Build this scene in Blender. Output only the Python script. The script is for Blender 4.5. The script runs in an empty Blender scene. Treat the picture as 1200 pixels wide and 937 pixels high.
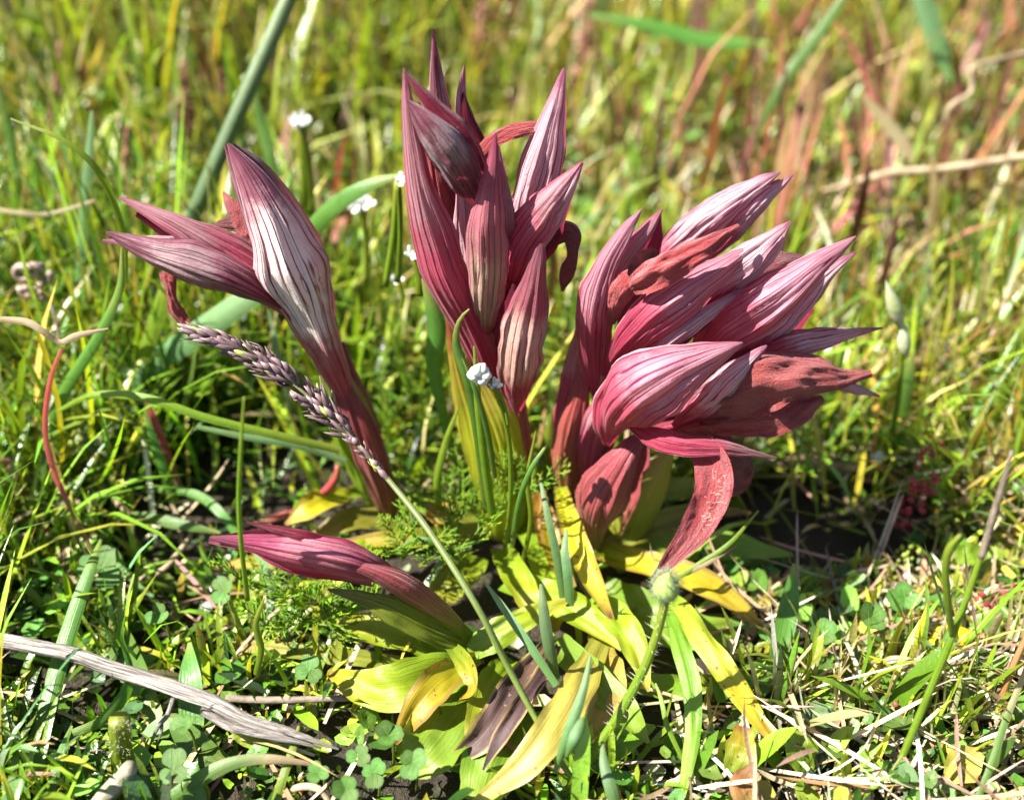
import bpy, math, random
import numpy as np
from mathutils import Vector, Matrix, noise as mnoise

R = math.radians
random.seed(7)
rng = np.random.default_rng(7)
scene = bpy.context.scene
COL = scene.collection

# ------------------------------------------------------------------ camera, sky, sun, exposure
CAM = np.array([0.0, -0.165, 0.150])
PITCH = R(35.0)
FPX = 1290.0                                   # focal length in pixels of a 1200 px wide picture
cam_d = bpy.data.cameras.new('camera')
cam_d.sensor_width = 36.0
cam_d.lens = 36.0 * FPX / 1200.0
cam_d.clip_start = 0.01
cam_d.clip_end = 100.0
cam_d.dof.use_dof = True
cam_d.dof.focus_distance = 0.178
cam_d.dof.aperture_fstop = 10.5
cam = bpy.data.objects.new('camera', cam_d)
COL.objects.link(cam)
cam.location = CAM
cam.rotation_euler = (math.pi / 2 - PITCH, 0, 0)
scene.camera = cam

SUN_TO = Vector((-0.60, -0.14, 0.79)).normalized()      # towards the sun
world = bpy.data.worlds.new('World')
scene.world = world
world.use_nodes = True
wn = world.node_tree
wn.nodes.clear()
wo = wn.nodes.new('ShaderNodeOutputWorld')
wb = wn.nodes.new('ShaderNodeBackground')
ws = wn.nodes.new('ShaderNodeTexSky')
ws.sky_type = 'NISHITA'
ws.sun_disc = False
ws.sun_elevation = math.asin(SUN_TO.z)
ws.sun_rotation = math.atan2(SUN_TO.x, SUN_TO.y)
wb.inputs['Strength'].default_value = 0.05
wn.links.new(ws.outputs[0], wb.inputs[0])
wn.links.new(wb.outputs[0], wo.inputs[0])

sun_d = bpy.data.lights.new('sun', 'SUN')
sun_d.energy = 5.0
sun_d.angle = R(0.5)
sun_d.color = (1.0, 0.955, 0.88)
sun = bpy.data.objects.new('sun', sun_d)
COL.objects.link(sun)
sun.location = (-1, -0.4, 2)
sun.rotation_euler = (-SUN_TO).to_track_quat('-Z', 'Y').to_euler()

scene.view_settings.view_transform = 'Standard'
scene.view_settings.look = 'None'
scene.view_settings.exposure = 1.98
scene.view_settings.gamma = 1.0
scene.render.engine = 'CYCLES'
scene.cycles.use_denoising = True
scene.cycles.max_bounces = 8
scene.cycles.diffuse_bounces = 2
scene.cycles.transmission_bounces = 6
scene.cycles.transparent_max_bounces = 6
scene.cycles.caustics_reflective = False
scene.cycles.caustics_refractive = False

# ------------------------------------------------------------------ placing by sight line
_F = np.array([0, math.cos(PITCH), -math.sin(PITCH)])
_U = np.array([0, math.sin(PITCH), math.cos(PITCH)])
_R = np.array([1.0, 0, 0])


def ray(px, py):
    return _R * ((px - 600.0) / FPX) + _U * ((468.5 - py) / FPX) + _F


def at_y(px, py, ymm):
    d = ray(px, py)
    return CAM + d * ((ymm * 0.001 - CAM[1]) / d[1])


def at_z(px, py, zmm):
    d = ray(px, py)
    return CAM + d * ((zmm * 0.001 - CAM[2]) / d[2])


def px_size(p):
    return float(np.dot(np.asarray(p) - CAM, _F)) / FPX


def ground_z(x, y):
    """gentle lumps of the soil, metres"""
    return (0.0016 * np.sin(x * 61 + 1.3) * np.cos(y * 47 + 0.4) + 0.0011 * np.sin(x * 143 + y * 120)
            + 0.0006 * np.cos(x * 311 - y * 270) - 0.0015)


# ------------------------------------------------------------------ node helpers
def new_mat(name):
    m = bpy.data.materials.new(name)
    m.use_nodes = True
    nt = m.node_tree
    nt.nodes.clear()
    out = nt.nodes.new('ShaderNodeOutputMaterial')
    return m, nt, out


class NT:
    def __init__(self, nt):
        self.nt = nt

    def n(self, t, **kw):
        nd = self.nt.nodes.new(t)
        for k, v in kw.items():
            setattr(nd, k, v)
        return nd

    def link(self, a, b):
        self.nt.links.new(a, b)

    def put(self, sock, v):
        if hasattr(v, 'is_output') or isinstance(v, bpy.types.NodeSocket):
            self.link(v, sock)
        else:
            sock.default_value = v

    def math(self, op, a, b=0.0, c=None, clamp=False):
        nd = self.n('ShaderNodeMath', operation=op, use_clamp=clamp)
        self.put(nd.inputs[0], a)
        self.put(nd.inputs[1], b)
        if c is not None:
            self.put(nd.inputs[2], c)
        return nd.outputs[0]

    def mix(self, f, a, b, blend='MIX'):
        nd = self.n('ShaderNodeMix', data_type='RGBA', blend_type=blend, clamp_factor=True)
        self.put(nd.inputs[0], f)
        self.put(nd.inputs[6], a if not isinstance(a, tuple) else (*a[:3], 1))
        self.put(nd.inputs[7], b if not isinstance(b, tuple) else (*b[:3], 1))
        return nd.outputs[2]

    def smooth(self, v, lo, hi, a=0.0, b=1.0):
        nd = self.n('ShaderNodeMapRange', interpolation_type='SMOOTHSTEP')
        self.put(nd.inputs[0], v)
        nd.inputs[1].default_value = lo
        nd.inputs[2].default_value = hi
        nd.inputs[3].default_value = a
        nd.inputs[4].default_value = b
        return nd.outputs[0]

    def ramp(self, v, stops):
        nd = self.n('ShaderNodeValToRGB')
        el = nd.color_ramp.elements
        while len(el) < len(stops):
            el.new(0.5)
        for e, (p, c) in zip(el, stops):
            e.position = p
            e.color = (*c[:3], 1)
        self.put(nd.inputs[0], v)
        return nd.outputs[0]

    def noise(self, vec, scale, detail=3.0, rough=0.55):
        nd = self.n('ShaderNodeTexNoise')
        self.put(nd.inputs['Vector'], vec)
        nd.inputs['Scale'].default_value = scale
        nd.inputs['Detail'].default_value = detail
        nd.inputs['Roughness'].default_value = rough
        return nd.outputs[0]

    def vmul(self, vec, xyz):
        nd = self.n('ShaderNodeVectorMath', operation='MULTIPLY')
        self.put(nd.inputs[0], vec)
        nd.inputs[1].default_value = xyz
        return nd.outputs[0]

    def bump(self, h, strength, dist):
        nd = self.n('ShaderNodeBump')
        nd.inputs['Strength'].default_value = strength
        nd.inputs['Distance'].default_value = dist
        self.put(nd.inputs['Height'], h)
        return nd.outputs[0]


def sheet_shader(t, out, color, trans_color, trans=0.3, rough=0.45, spec=0.5, normal=None, sheen=0.0):
    p = t.n('ShaderNodeBsdfPrincipled')
    t.put(p.inputs['Base Color'], color if not isinstance(color, tuple) else (*color, 1))
    t.put(p.inputs['Roughness'], rough)
    p.inputs['Specular IOR Level'].default_value = spec
    if sheen:
        p.inputs['Sheen Weight'].default_value = sheen
        p.inputs['Sheen Roughness'].default_value = 0.4
    tr = t.n('ShaderNodeBsdfTranslucent')
    t.put(tr.inputs['Color'], trans_color if not isinstance(trans_color, tuple) else (*trans_color, 1))
    if normal is not None:
        t.link(normal, p.inputs['Normal'])
    mx = t.n('ShaderNodeMixShader')
    mx.inputs[0].default_value = trans
    t.link(p.outputs[0], mx.inputs[1])
    t.link(tr.outputs[0], mx.inputs[2])
    t.link(mx.outputs[0], out.inputs['Surface'])


def petal_mat(name, stops, vein, nveins=8, vein_amt=0.85, edge=None, pale=None, pale_at=(0.3, 0.75), trans=0.34, rough=0.48, blot=0.30, glow=0.5):
    """sepals: colour runs along the length, dark veins run base to tip, fine net between them"""
    m, nt, out = new_mat(name)
    t = NT(nt)
    uv = t.n('ShaderNodeUVMap').outputs[0]
    oi = t.n('ShaderNodeObjectInfo')
    sx = t.n('ShaderNodeSeparateXYZ')
    t.link(uv, sx.inputs[0])
    u, v = sx.outputs[0], sx.outputs[1]
    sh = t.n('ShaderNodeVectorMath', operation='ADD')
    t.link(uv, sh.inputs[0])
    cb = t.n('ShaderNodeCombineXYZ')
    t.put(cb.inputs[2], t.math('MULTIPLY', oi.outputs['Random'], 40.0))
    t.link(cb.outputs[0], sh.inputs[1])
    uv = sh.outputs[0]
    gen = t.n('ShaderNodeTexCoord').outputs['Object']
    n1 = t.noise(gen, 330.0, 3)
    vv = t.math('ADD', v, t.math('MULTIPLY_ADD', n1, 0.24, -0.12))
    col = t.ramp(vv, stops)
    if pale is not None:
        a, b = pale_at
        mask = t.math('MULTIPLY', t.smooth(vv, a, a + 0.14), t.smooth(vv, b, b + 0.14, 1.0, 0.0))
        cen = t.smooth(t.math('ABSOLUTE', t.math('SUBTRACT', t.math('MULTIPLY_ADD', n1, 0.3, u), 0.65)), 0.22, 0.46, 1.0, 0.0)
        col = t.mix(t.math('MULTIPLY', mask, cen), col, pale)
    # long fine streaks
    st = t.noise(t.vmul(uv, (34.0, 1.6, 1.0)), 1.0, 2)
    col = t.mix(t.smooth(st, 0.50, 0.72, 0.0, 0.45), col, t.mix(0.6, col, vein))
    col = t.mix(t.smooth(st, 0.30, 0.46, 0.25, 0.0), col, t.mix(1.0, col, (1.2, 1.25, 1.22), 'MULTIPLY'))
    # blotches
    col = t.mix(t.smooth(t.noise(gen, 520.0, 4), 0.52, 0.75, 0.0, blot), col, t.mix(0.6, col, vein))
    if edge is not None:
        e = t.smooth(t.math('ABSOLUTE', t.math('SUBTRACT', u, 0.5)), 0.44, 0.5)
        col = t.mix(t.math('MULTIPLY', e, 0.9), col, edge)
    # main veins, each wavering on its own
    wob = t.noise(t.vmul(uv, (3.0, 5.0, 1.0)), 1.0, 2)
    wide = t.noise(t.vmul(uv, (5.0, 0.7, 1.0)), 1.0, 1)
    uu = t.math('ADD', u, t.math('MULTIPLY_ADD', wob, 0.10, -0.05))
    uu = t.math('ADD', uu, t.math('MULTIPLY_ADD', wide, 0.26, -0.13))
    uu = t.math('ADD', uu, t.math('MULTIPLY', oi.outputs['Random'], 0.11))
    fr = t.math('ABSOLUTE', t.math('SUBTRACT', t.math('FRACT', t.math('MULTIPLY', uu, float(nveins))), 0.5))
    vm = t.smooth(t.math('ADD', fr, t.math('MULTIPLY_ADD', wob, 0.16, -0.08)), 0.035, 0.13, 1.0, 0.0)
    br = t.smooth(t.noise(t.vmul(uv, (17.0, 7.0, 1.0)), 1.0, 2), 0.28, 0.5, 0.35, 1.0)
    vm = t.math('MULTIPLY', vm, br)
    col = t.mix(t.math('MULTIPLY', vm, vein_amt), col, vein)
    # side branches that come and go between the main veins
    bw = t.noise(t.vmul(uv, (4.0, 9.0, 1.0)), 1.0, 3)
    u2 = t.math('ADD', u, t.math('MULTIPLY_ADD', bw, 0.22, -0.11))
    f2 = t.math('ABSOLUTE', t.math('SUBTRACT', t.math('FRACT', t.math('MULTIPLY', u2, nveins * 1.7)), 0.5))
    v2 = t.math('MULTIPLY', t.smooth(f2, 0.01, 0.10, 1.0, 0.0), t.smooth(t.noise(t.vmul(uv, (6.0, 4.0, 1.0)), 1.0, 2), 0.48, 0.62))
    col = t.mix(t.math('MULTIPLY', v2, vein_amt * 0.75), col, vein)
    hs = t.n('ShaderNodeHueSaturation')
    t.put(hs.inputs['Value'], t.math('MULTIPLY_ADD', oi.outputs['Random'], 0.22, 0.96))
    hs.inputs['Saturation'].default_value = 1.06
    hs.inputs['Hue'].default_value = 0.494
    t.link(col, hs.inputs['Color'])
    col = hs.outputs[0]
    wr = t.noise(t.vmul(uv, (9.0, 26.0, 1.0)), 1.0, 3)
    fine = t.noise(gen, 2600.0, 2)
    h = t.math('ADD', t.math('MULTIPLY', t.smooth(fr, 0.0, 0.2), 0.5), t.math('ADD', t.math('MULTIPLY', st, 0.8), t.math('ADD', t.math('MULTIPLY', wr, 0.5), t.math('MULTIPLY', fine, 0.25))))
    nrm = t.bump(h, 0.6, 0.0005)
    tc = t.mix(glow, col, (0.66, 0.07, 0.13))
    rg = t.math('ADD', t.math('MULTIPLY', fine, 0.25), rough - 0.1)
    sheet_shader(t, out, col, tc, trans, rg, 0.35, nrm, 0.1)
    return m


def leaf_mat(name, stops, spot=None, spot_amt=0.0, trans=0.38, rough=0.38, edge=None, spec=0.5, lines=26.0, fuzz=0.0):
    """leaves: colour along the length, fine parallel veins, spots and bruises of their own shape"""
    m, nt, out = new_mat(name)
    t = NT(nt)
    uv = t.n('ShaderNodeUVMap').outputs[0]
    oi = t.n('ShaderNodeObjectInfo')
    sx = t.n('ShaderNodeSeparateXYZ')
    t.link(uv, sx.inputs[0])
    u, v = sx.outputs[0], sx.outputs[1]
    gen = t.n('ShaderNodeTexCoord').outputs['Object']
    n1 = t.noise(gen, 190.0, 4)
    vv = t.math('ADD', v, t.math('MULTIPLY_ADD', n1, 0.4, -0.2))
    col = t.ramp(vv, stops)
    st = t.noise(t.vmul(uv, (lines, 1.2, 1.0)), 1.0, 2)
    dk = t.mix(1.0, col, (0.55, 0.62, 0.5), 'MULTIPLY')
    col = t.mix(t.smooth(st, 0.45, 0.70, 0.0, 0.45), col, dk)
    col = t.mix(t.smooth(t.noise(gen, 420.0, 3), 0.5, 0.78, 0.0, 0.6), col, t.mix(1.0, col, (0.75, 0.72, 0.45), 'MULTIPLY'))
    mid = t.smooth(t.math('ABSOLUTE', t.math('SUBTRACT', u, 0.5)), 0.0, 0.035, 1.0, 0.0)
    col = t.mix(t.math('MULTIPLY', mid, 0.35), col, t.mix(1.0, col, (1.5, 1.45, 1.3), 'MULTIPLY'))
    if edge is not None:
        e = t.smooth(t.math('ADD', t.math('ABSOLUTE', t.math('SUBTRACT', u, 0.5)), t.math('MULTIPLY_ADD', n1, 0.2, -0.1)), 0.34, 0.45)
        col = t.mix(e, col, edge)
    if spot is not None:
        s = t.smooth(t.noise(gen, 760.0, 3), 0.70 - 0.12 * spot_amt, 0.76 - 0.1 * spot_amt)
        col = t.mix(s, col, spot)
    hs = t.n('ShaderNodeHueSaturation')
    t.put(hs.inputs['Hue'], t.math('MULTIPLY_ADD', oi.outputs['Random'], 0.03, 0.485))
    t.put(hs.inputs['Value'], t.math('MULTIPLY_ADD', oi.outputs['Random'], 0.4, 0.8))
    t.link(col, hs.inputs['Color'])
    col = hs.outputs[0]
    fine = t.noise(gen, 1900.0, 3)
    h = t.math('ADD', st, t.math('ADD', t.math('MULTIPLY', fine, 0.35), t.math('MULTIPLY', n1, 0.8)))
    nrm = t.bump(h, 0.4, 0.0004)
    tc = t.mix(1.0, col, (1.25, 1.15, 0.55), 'MULTIPLY')
    rg = t.math('MULTIPLY_ADD', fine, 0.3, rough - 0.12)
    sheet_shader(t, out, col, tc, trans, rg, spec, nrm, fuzz)
    return m


def velvet_mat(name, a, b, dark, rough=0.6, sheen=0.25, grain=2600.0):
    m, nt, out = new_mat(name)
    t = NT(nt)
    gen = t.n('ShaderNodeTexCoord').outputs['Object']
    uv = t.n('ShaderNodeUVMap').outputs[0]
    n1 = t.noise(gen, 260.0, 4)
    gr = t.noise(gen, grain, 4, 0.7)
    st = t.noise(t.vmul(uv, (15.0, 2.0, 1.0)), 1.0, 3)
    col = t.mix(t.smooth(n1, 0.35, 0.65), a, b)
    col = t.mix(t.smooth(st, 0.5, 0.8, 0.0, 0.35), col, dark)
    col = t.mix(t.smooth(gr, 0.48, 0.66, 0.0, 0.4), col, dark)
    nrm = t.bump(t.math('ADD', t.math('ADD', gr, t.math('MULTIPLY', st, 0.8)), t.math('MULTIPLY', n1, 1.5)), 1.0, 0.0011)
    sheet_shader(t, out, col, t.mix(0.3, col, (0.8, 0.05, 0.03)), 0.2, rough, 0.4, nrm, sheen)
    return m


def plain_mat(name, a, b, scale=400.0, rough=0.6, trans=0.0, bump=0.4, stretch=None, spec=0.4):
    m, nt, out = new_mat(name)
    t = NT(nt)
    if stretch:
        vec = t.vmul(t.n('ShaderNodeUVMap').outputs[0], stretch)
        n1 = t.noise(vec, 1.0, 5, 0.65)
    else:
        n1 = t.noise(t.n('ShaderNodeTexCoord').outputs['Object'], scale, 5, 0.6)
    oi = t.n('ShaderNodeObjectInfo')
    col = t.mix(t.smooth(n1, 0.36, 0.64), a, b)
    hs = t.n('ShaderNodeHueSaturation')
    t.put(hs.inputs['Value'], t.math('MULTIPLY_ADD', oi.outputs['Random'], 0.35, 0.82))
    t.link(col, hs.inputs['Color'])
    sheet_shader(t, out, hs.outputs[0], hs.outputs[0], trans, rough, spec, t.bump(n1, bump, 0.0008))
    return m


def mass_mat(name, trans=0.4, rough=0.42, spec=0.4, warm=(1.25, 1.15, 0.5)):
    """many blades in one mesh: each blade carries its own colour"""
    m, nt, out = new_mat(name)
    t = NT(nt)
    a = t.n('ShaderNodeAttribute', attribute_name='Col')
    gen = t.n('ShaderNodeTexCoord').outputs['Object']
    n1 = t.noise(gen, 300.0, 3)
    col = t.mix(t.smooth(n1, 0.3, 0.7, 0.0, 0.55), a.outputs['Color'], t.mix(1.0, a.outputs['Color'], (0.6, 0.65, 0.55), 'MULTIPLY'))
    sheet_shader(t, out, col, t.mix(1.0, col, warm, 'MULTIPLY'), trans, rough, spec, t.bump(t.noise(gen, 1500.0, 2), 0.4, 0.0004))
    return m


# ------------------------------------------------------------------ object helpers
ORIGIN = {}


def empty_thing(name, label, cat, loc, group=None):
    o = bpy.data.objects.new(name, None)
    o.empty_display_size = 0.01
    COL.objects.link(o)
    o.location = tuple(loc)
    o['label'] = label
    o['category'] = cat
    if group:
        o['group'] = group
    ORIGIN[o.name] = np.array(loc, float)
    return o


def mesh_obj(name, verts, faces, mat, parent=None, loc=None, uvs=None, smooth=True):
    """verts in world metres; stored relative to the thing's base"""
    verts = np.asarray(verts, float)
    if parent is not None:
        base = ORIGIN[parent.name]
    else:
        base = np.array(loc, float) if loc is not None else np.zeros(3)
    me = bpy.data.meshes.new(name)
    me.from_pydata((verts - base).tolist(), [], faces)
    if uvs is not None:
        lay = me.uv_layers.new(name='UVMap')
        li = np.empty(len(me.loops), int)
        me.loops.foreach_get('vertex_index', li)
        lay.data.foreach_set('uv', np.asarray(uvs, float)[li].ravel())
    if smooth:
        me.polygons.foreach_set('use_smooth', [True] * len(me.polygons))
    me.materials.append(mat)
    me.update()
    o = bpy.data.objects.new(name, me)
    COL.objects.link(o)
    if parent is not None:
        o.parent = parent
    else:
        o.location = tuple(base)
    ORIGIN[o.name] = base
    return o


def tag(o, label, cat, group=None, kind=None):
    if label:
        o['label'] = label
    if cat:
        o['category'] = cat
    if group:
        o['group'] = group
    if kind:
        o['kind'] = kind
    return o


def catmull(pts, n):
    """n+1 samples on a smooth curve through pts (any dimension), spaced by length"""
    p = np.asarray(pts, float)
    if len(p) == 2:
        s = np.linspace(0, 1, n + 1)[:, None]
        return p[0] * (1 - s) + p[1] * s
    e = np.vstack([2 * p[0] - p[1], p, 2 * p[-1] - p[-2]])
    seg = np.linalg.norm(np.diff(p[:, :3], axis=0), axis=1)
    acc = np.concatenate([[0], np.cumsum(seg)])
    out = []
    for s in np.linspace(0, acc[-1], n + 1):
        i = min(int(np.searchsorted(acc, s, side='right')) - 1, len(p) - 2)
        t = (s - acc[i]) / max(seg[i], 1e-9)
        a, b, c, d = e[i], e[i + 1], e[i + 2], e[i + 3]
        out.append(0.5 * ((2 * b) + (-a + c) * t + (2 * a - 5 * b + 4 * c - d) * t * t + (-a + 3 * b - 3 * c + d) * t ** 3))
    return np.array(out)


def spine(pts, zmode=False):
    return np.array([(at_z(*p) if zmode else at_y(*p)) for p in pts])


FACE = np.array([0.0, -0.78, 0.62])            # roughly from the plants towards where one stands


def blade_geo(pts, widths, arc=90, roll=0, nu=8, nv=22, facing=None, rough=0.0, keel=0.0, ruffle=0.0, twist=0.0, seed=0, skew=0.0, folds=0.0, crumple=0.0):
    """a leaf-like sheet: spine in metres, widths in metres, cross-section an arc (negative arc = hollow side towards the viewer)"""
    c = catmull(np.hstack([pts, np.asarray(widths, float)[:, None]]), nv)
    sp, w = c[:, :3], np.maximum(c[:, 3], 0.00004)
    if folds:
        q = np.clip((np.linspace(0, 1, nv + 1) - 0.62) / 0.38, 0, 1)
        w = w * (1 - 0.14 * np.sin(np.pi * q ** 0.9) ** 1.2)
    T = np.gradient(sp, axis=0)
    T /= np.linalg.norm(T, axis=1)[:, None] + 1e-12
    n0 = np.asarray(FACE if facing is None else facing, float)
    verts, uvs = [], []
    A = R(max(abs(arc), 4))
    sgn = 1 if arc >= 0 else -1
    for i in range(nv + 1):
        N = n0 - np.dot(n0, T[i]) * T[i]
        N /= np.linalg.norm(N) + 1e-12
        ang = R(roll + twist * i / nv)
        if ang:
            N = N * math.cos(ang) + np.cross(T[i], N) * math.sin(ang)
        B = np.cross(T[i], N)
        hw = w[i] / 2
        Rr = hw / math.sin(A / 2) if A < math.pi else hw
        for j in range(nu + 1):
            s = -1 + 2 * j / nu
            th = s * A / 2
            off_b = Rr * math.sin(th)
            off_n = sgn * Rr * (math.cos(th) - math.cos(A / 2)) - keel * hw * math.sqrt(s * s + 0.012) + keel * hw * 0.5
            if rough > 0.22 and not folds:
                off_b *= 1.0 + 0.14 * abs(s) * mnoise.noise(Vector((seed * 5.0 + (3.0 if s > 0 else 0.0), i / nv * 8.0, 1.0)))
            if rough:
                q = Vector((s * 1.7 + seed * 3.1, i / nv * 6.0, seed * 1.7))
                off_n += rough * hw * mnoise.noise(q)
                off_b += rough * hw * 0.35 * mnoise.noise(q + Vector((9, 4, 2))) * abs(s)
            if folds:
                ph = s * 9.5 + seed * 1.3 + 1.5 * mnoise.noise(Vector((seed * 2.0, i / nv * 3.0, 0.5)))
                env = math.sin(math.pi * min(1, 0.12 + i / nv * 0.9)) ** 0.7
                off_n += folds * hw * (0.55 - 1.1 * abs(math.sin(ph * 0.55)) + 0.45 * math.sin(ph * 1.9 + 1.0)) * env
                off_n += 0.30 * hw * mnoise.noise(Vector((s * 1.1 + seed, i / nv * 3.2, seed * 0.7))) * env
                off_n += 0.05 * hw * mnoise.noise(Vector((s * 4.0 + seed, i / nv * 15.0, seed * 0.3)))
                nick = mnoise.noise(Vector((seed * 5.0 + (3.0 if s > 0 else 0.0), i / nv * 9.0, 1.0)))
                off_b *= 1.0 + 0.16 * nick * abs(s)
            if crumple:
                off_n += crumple * hw * (0.5 - 1.6 * abs(mnoise.noise(Vector((s * 1.6 + seed, i / nv * 5.0 + s * 1.5, seed * 0.3)))))
                off_n += crumple * 0.45 * hw * (0.4 - 1.5 * abs(mnoise.noise(Vector((s * 4.5 + seed, i / nv * 13.0 - s * 2.0, seed * 0.9)))))
                off_b *= 1.0 + 0.35 * crumple * abs(s) * mnoise.noise(Vector((seed * 3.0 + (5.0 if s > 0 else 0.0), i / nv * 7.0, 2.0)))
            if ruffle:
                off_n += ruffle * hw * s * s * math.sin(i / nv * 17 + seed + s * 2.0)
            verts.append(sp[i] + B * (off_b + skew * hw) + N * off_n)
            uvs.append((j / nu, i / nv))
    faces = []
    k = nu + 1
    for i in range(nv):
        for j in range(nu):
            a = i * k + j
            faces.append((a, a + 1, a + k + 1, a + k))
    return np.array(verts), faces, uvs


SEEDC = [0]


def petal(parent, name, pts, w, arc, mat, roll=0, zmode=False, back=False, label=None, rough=0.10, facing=None, nu=10, nv=26, loc=None, **kw):
    """pts: (px, py, depth mm); w: widths in px across the sight line"""
    SEEDC[0] += 1
    sp = spine(pts, zmode)
    wm = [wi * px_size(p) for wi, p in zip(w, sp)]
    if name == 'lip':
        nu, nv = max(nu, 26), max(nv, 48)
        kw.setdefault('crumple', 0.16)
    if parent is not None and name in ('hood', 'sepal', 'bract'):
        nu = max(nu, 26)
        nv = max(nv, 30)
        kw.setdefault('folds', 0.12)
        kw.setdefault('keel', 0.45 if name != 'bract' else 0.25)
        arc = arc * (0.62 if name != 'bract' else 0.8)
        rough = max(rough, 0.20)
    v, f, uv = blade_geo(sp, wm, arc, roll, nu, nv, rough=rough, seed=SEEDC[0], facing=facing, **kw)
    o = mesh_obj(name, v, f, mat, parent, loc, uv)
    if label:
        o['label'] = label
    if back:
        v, f, uv = blade_geo(sp, [x * 0.93 for x in wm], arc, roll + 180, nu, nv, rough=rough, seed=SEEDC[0] + 50, facing=facing)
        mesh_obj('sepal', v, f, mat, o if parent is not None and parent.type == 'EMPTY' else parent, None, uv)
    return o


def tube_geo(pts, radii, nv=20, ns=7):
    c = catmull(np.hstack([np.asarray(pts, float), np.asarray(radii, float)[:, None]]), nv)
    sp, r = c[:, :3], np.maximum(c[:, 3], 0.00003)
    T = np.gradient(sp, axis=0)
    T /= np.linalg.norm(T, axis=1)[:, None] + 1e-12
    ref = np.array([0.31, 0.9, 0.2])
    N = ref - np.dot(ref, T[0]) * T[0]
    N /= np.linalg.norm(N)
    verts, uvs = [], []
    for i in range(nv + 1):
        N = N - np.dot(N, T[i]) * T[i]
        N /= np.linalg.norm(N) + 1e-12
        B = np.cross(T[i], N)
        for j in range(ns):
            a = 2 * math.pi * j / ns
            verts.append(sp[i] + (N * math.cos(a) + B * math.sin(a)) * r[i])
            uvs.append((j / ns, i / nv))
    faces = []
    for i in range(nv):
        for j in range(ns):
            a, b = i * ns + j, i * ns + (j + 1) % ns
            faces.append((a, b, b + ns, a + ns))
    faces.append(tuple(range(ns))[::-1])
    faces.append(tuple(nv * ns + j for j in range(ns)))
    return np.array(verts), faces, uvs


def tube(parent, name, pts, wpx, mat, zmode=False, nv=22, ns=8, loc=None):
    sp = spine(pts, zmode)
    v, f, uv = tube_geo(sp, [0.5 * w * px_size(p) for w, p in zip(wpx, sp)], nv, ns)
    return mesh_obj(name, v, f, mat, parent, loc, uv)


def merge(parts):
    V, F, U, k = [], [], [], 0
    for v, f, u in parts:
        V.append(np.asarray(v))
        U.extend(u)
        F.extend([tuple(i + k for i in q) for q in f])
        k += len(v)
    return np.vstack(V), F, U


def ovoid_geo(a, b, r, ns=6, nv=6, sharp=1.0):
    """seed-like body from a to b, thickest below the middle"""
    a, b = np.asarray(a, float), np.asarray(b, float)
    s = np.linspace(0, 1, nv + 1)
    pts = a + (b - a) * s[:, None]
    rad = r * np.sin(np.pi * np.clip(s, 0.02, 0.985) ** (0.75 * sharp))
    T = (b - a) / (np.linalg.norm(b - a) + 1e-12)
    ref = np.array([0.2, 0.5, 0.84]) if abs(T[2]) < 0.9 else np.array([1.0, 0, 0])
    N = ref - np.dot(ref, T) * T
    N /= np.linalg.norm(N)
    B = np.cross(T, N)
    ang = np.linspace(0, 2 * np.pi, ns, endpoint=False)
    V, U = [], []
    for i in range(nv + 1):
        for j in range(ns):
            V.append(pts[i] + (N * math.cos(ang[j]) + B * math.sin(ang[j])) * rad[i])
            U.append((j / ns, s[i]))
    F = []
    for i in range(nv):
        for j in range(ns):
            p, q = i * ns + j, i * ns + (j + 1) % ns
            F.append((p, q, q + ns, p + ns))
    return np.array(V), F, U


def hair_geo(starts, dirs, lens, r=0.00004):
    V, F, U = [], [], []
    for p, d, L in zip(starts, dirs, lens):
        d = np.asarray(d) / (np.linalg.norm(d) + 1e-12)
        ref = np.array([0.3, 0.2, 0.93]) if abs(d[2]) < 0.9 else np.array([1.0, 0, 0])
        n = np.cross(d, ref)
        n /= np.linalg.norm(n)
        b = np.cross(d, n)
        k = len(V)
        for a in (0, 2.09, 4.19):
            V.append(p + (n * math.cos(a) + b * math.sin(a)) * r)
            U.append((0.5, 0))
        V.append(p + d * L)
        U.append((0.5, 1))
        F += [(k, k + 1, k + 3), (k + 1, k + 2, k + 3), (k + 2, k, k + 3)]
    return np.array(V), F, U


def fuzz(o, n, length, mat, r=0.00003, parent=None, lean=(0, 0, 0), pick=None):
    """short hairs standing on a lip or bract"""
    me = o.data
    base = ORIGIN[o.name]
    co = np.empty(len(me.vertices) * 3)
    me.vertices.foreach_get('co', co)
    co = co.reshape(-1, 3)
    no = np.array([v.normal[:] for v in me.vertices])
    idx = rng.integers(0, len(co), n)
    jit = rng.normal(0, 0.0004, (n, 3))
    to_eye = CAM - (co[idx] + base)
    sg = np.sign((no[idx] * to_eye).sum(1))[:, None]
    d = no[idx] * sg
    jit -= d * (jit * d).sum(1)[:, None]
    v, f, u = hair_geo(co[idx] + base + jit, d + np.array(lean) + rng.normal(0, 0.35, (n, 3)), length * rng.uniform(0.5, 1.4, n), r)
    h = mesh_obj('hair', v, f, mat, parent if parent is not None else o, uvs=u)
    h['kind'] = 'stuff'
    return h

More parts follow.
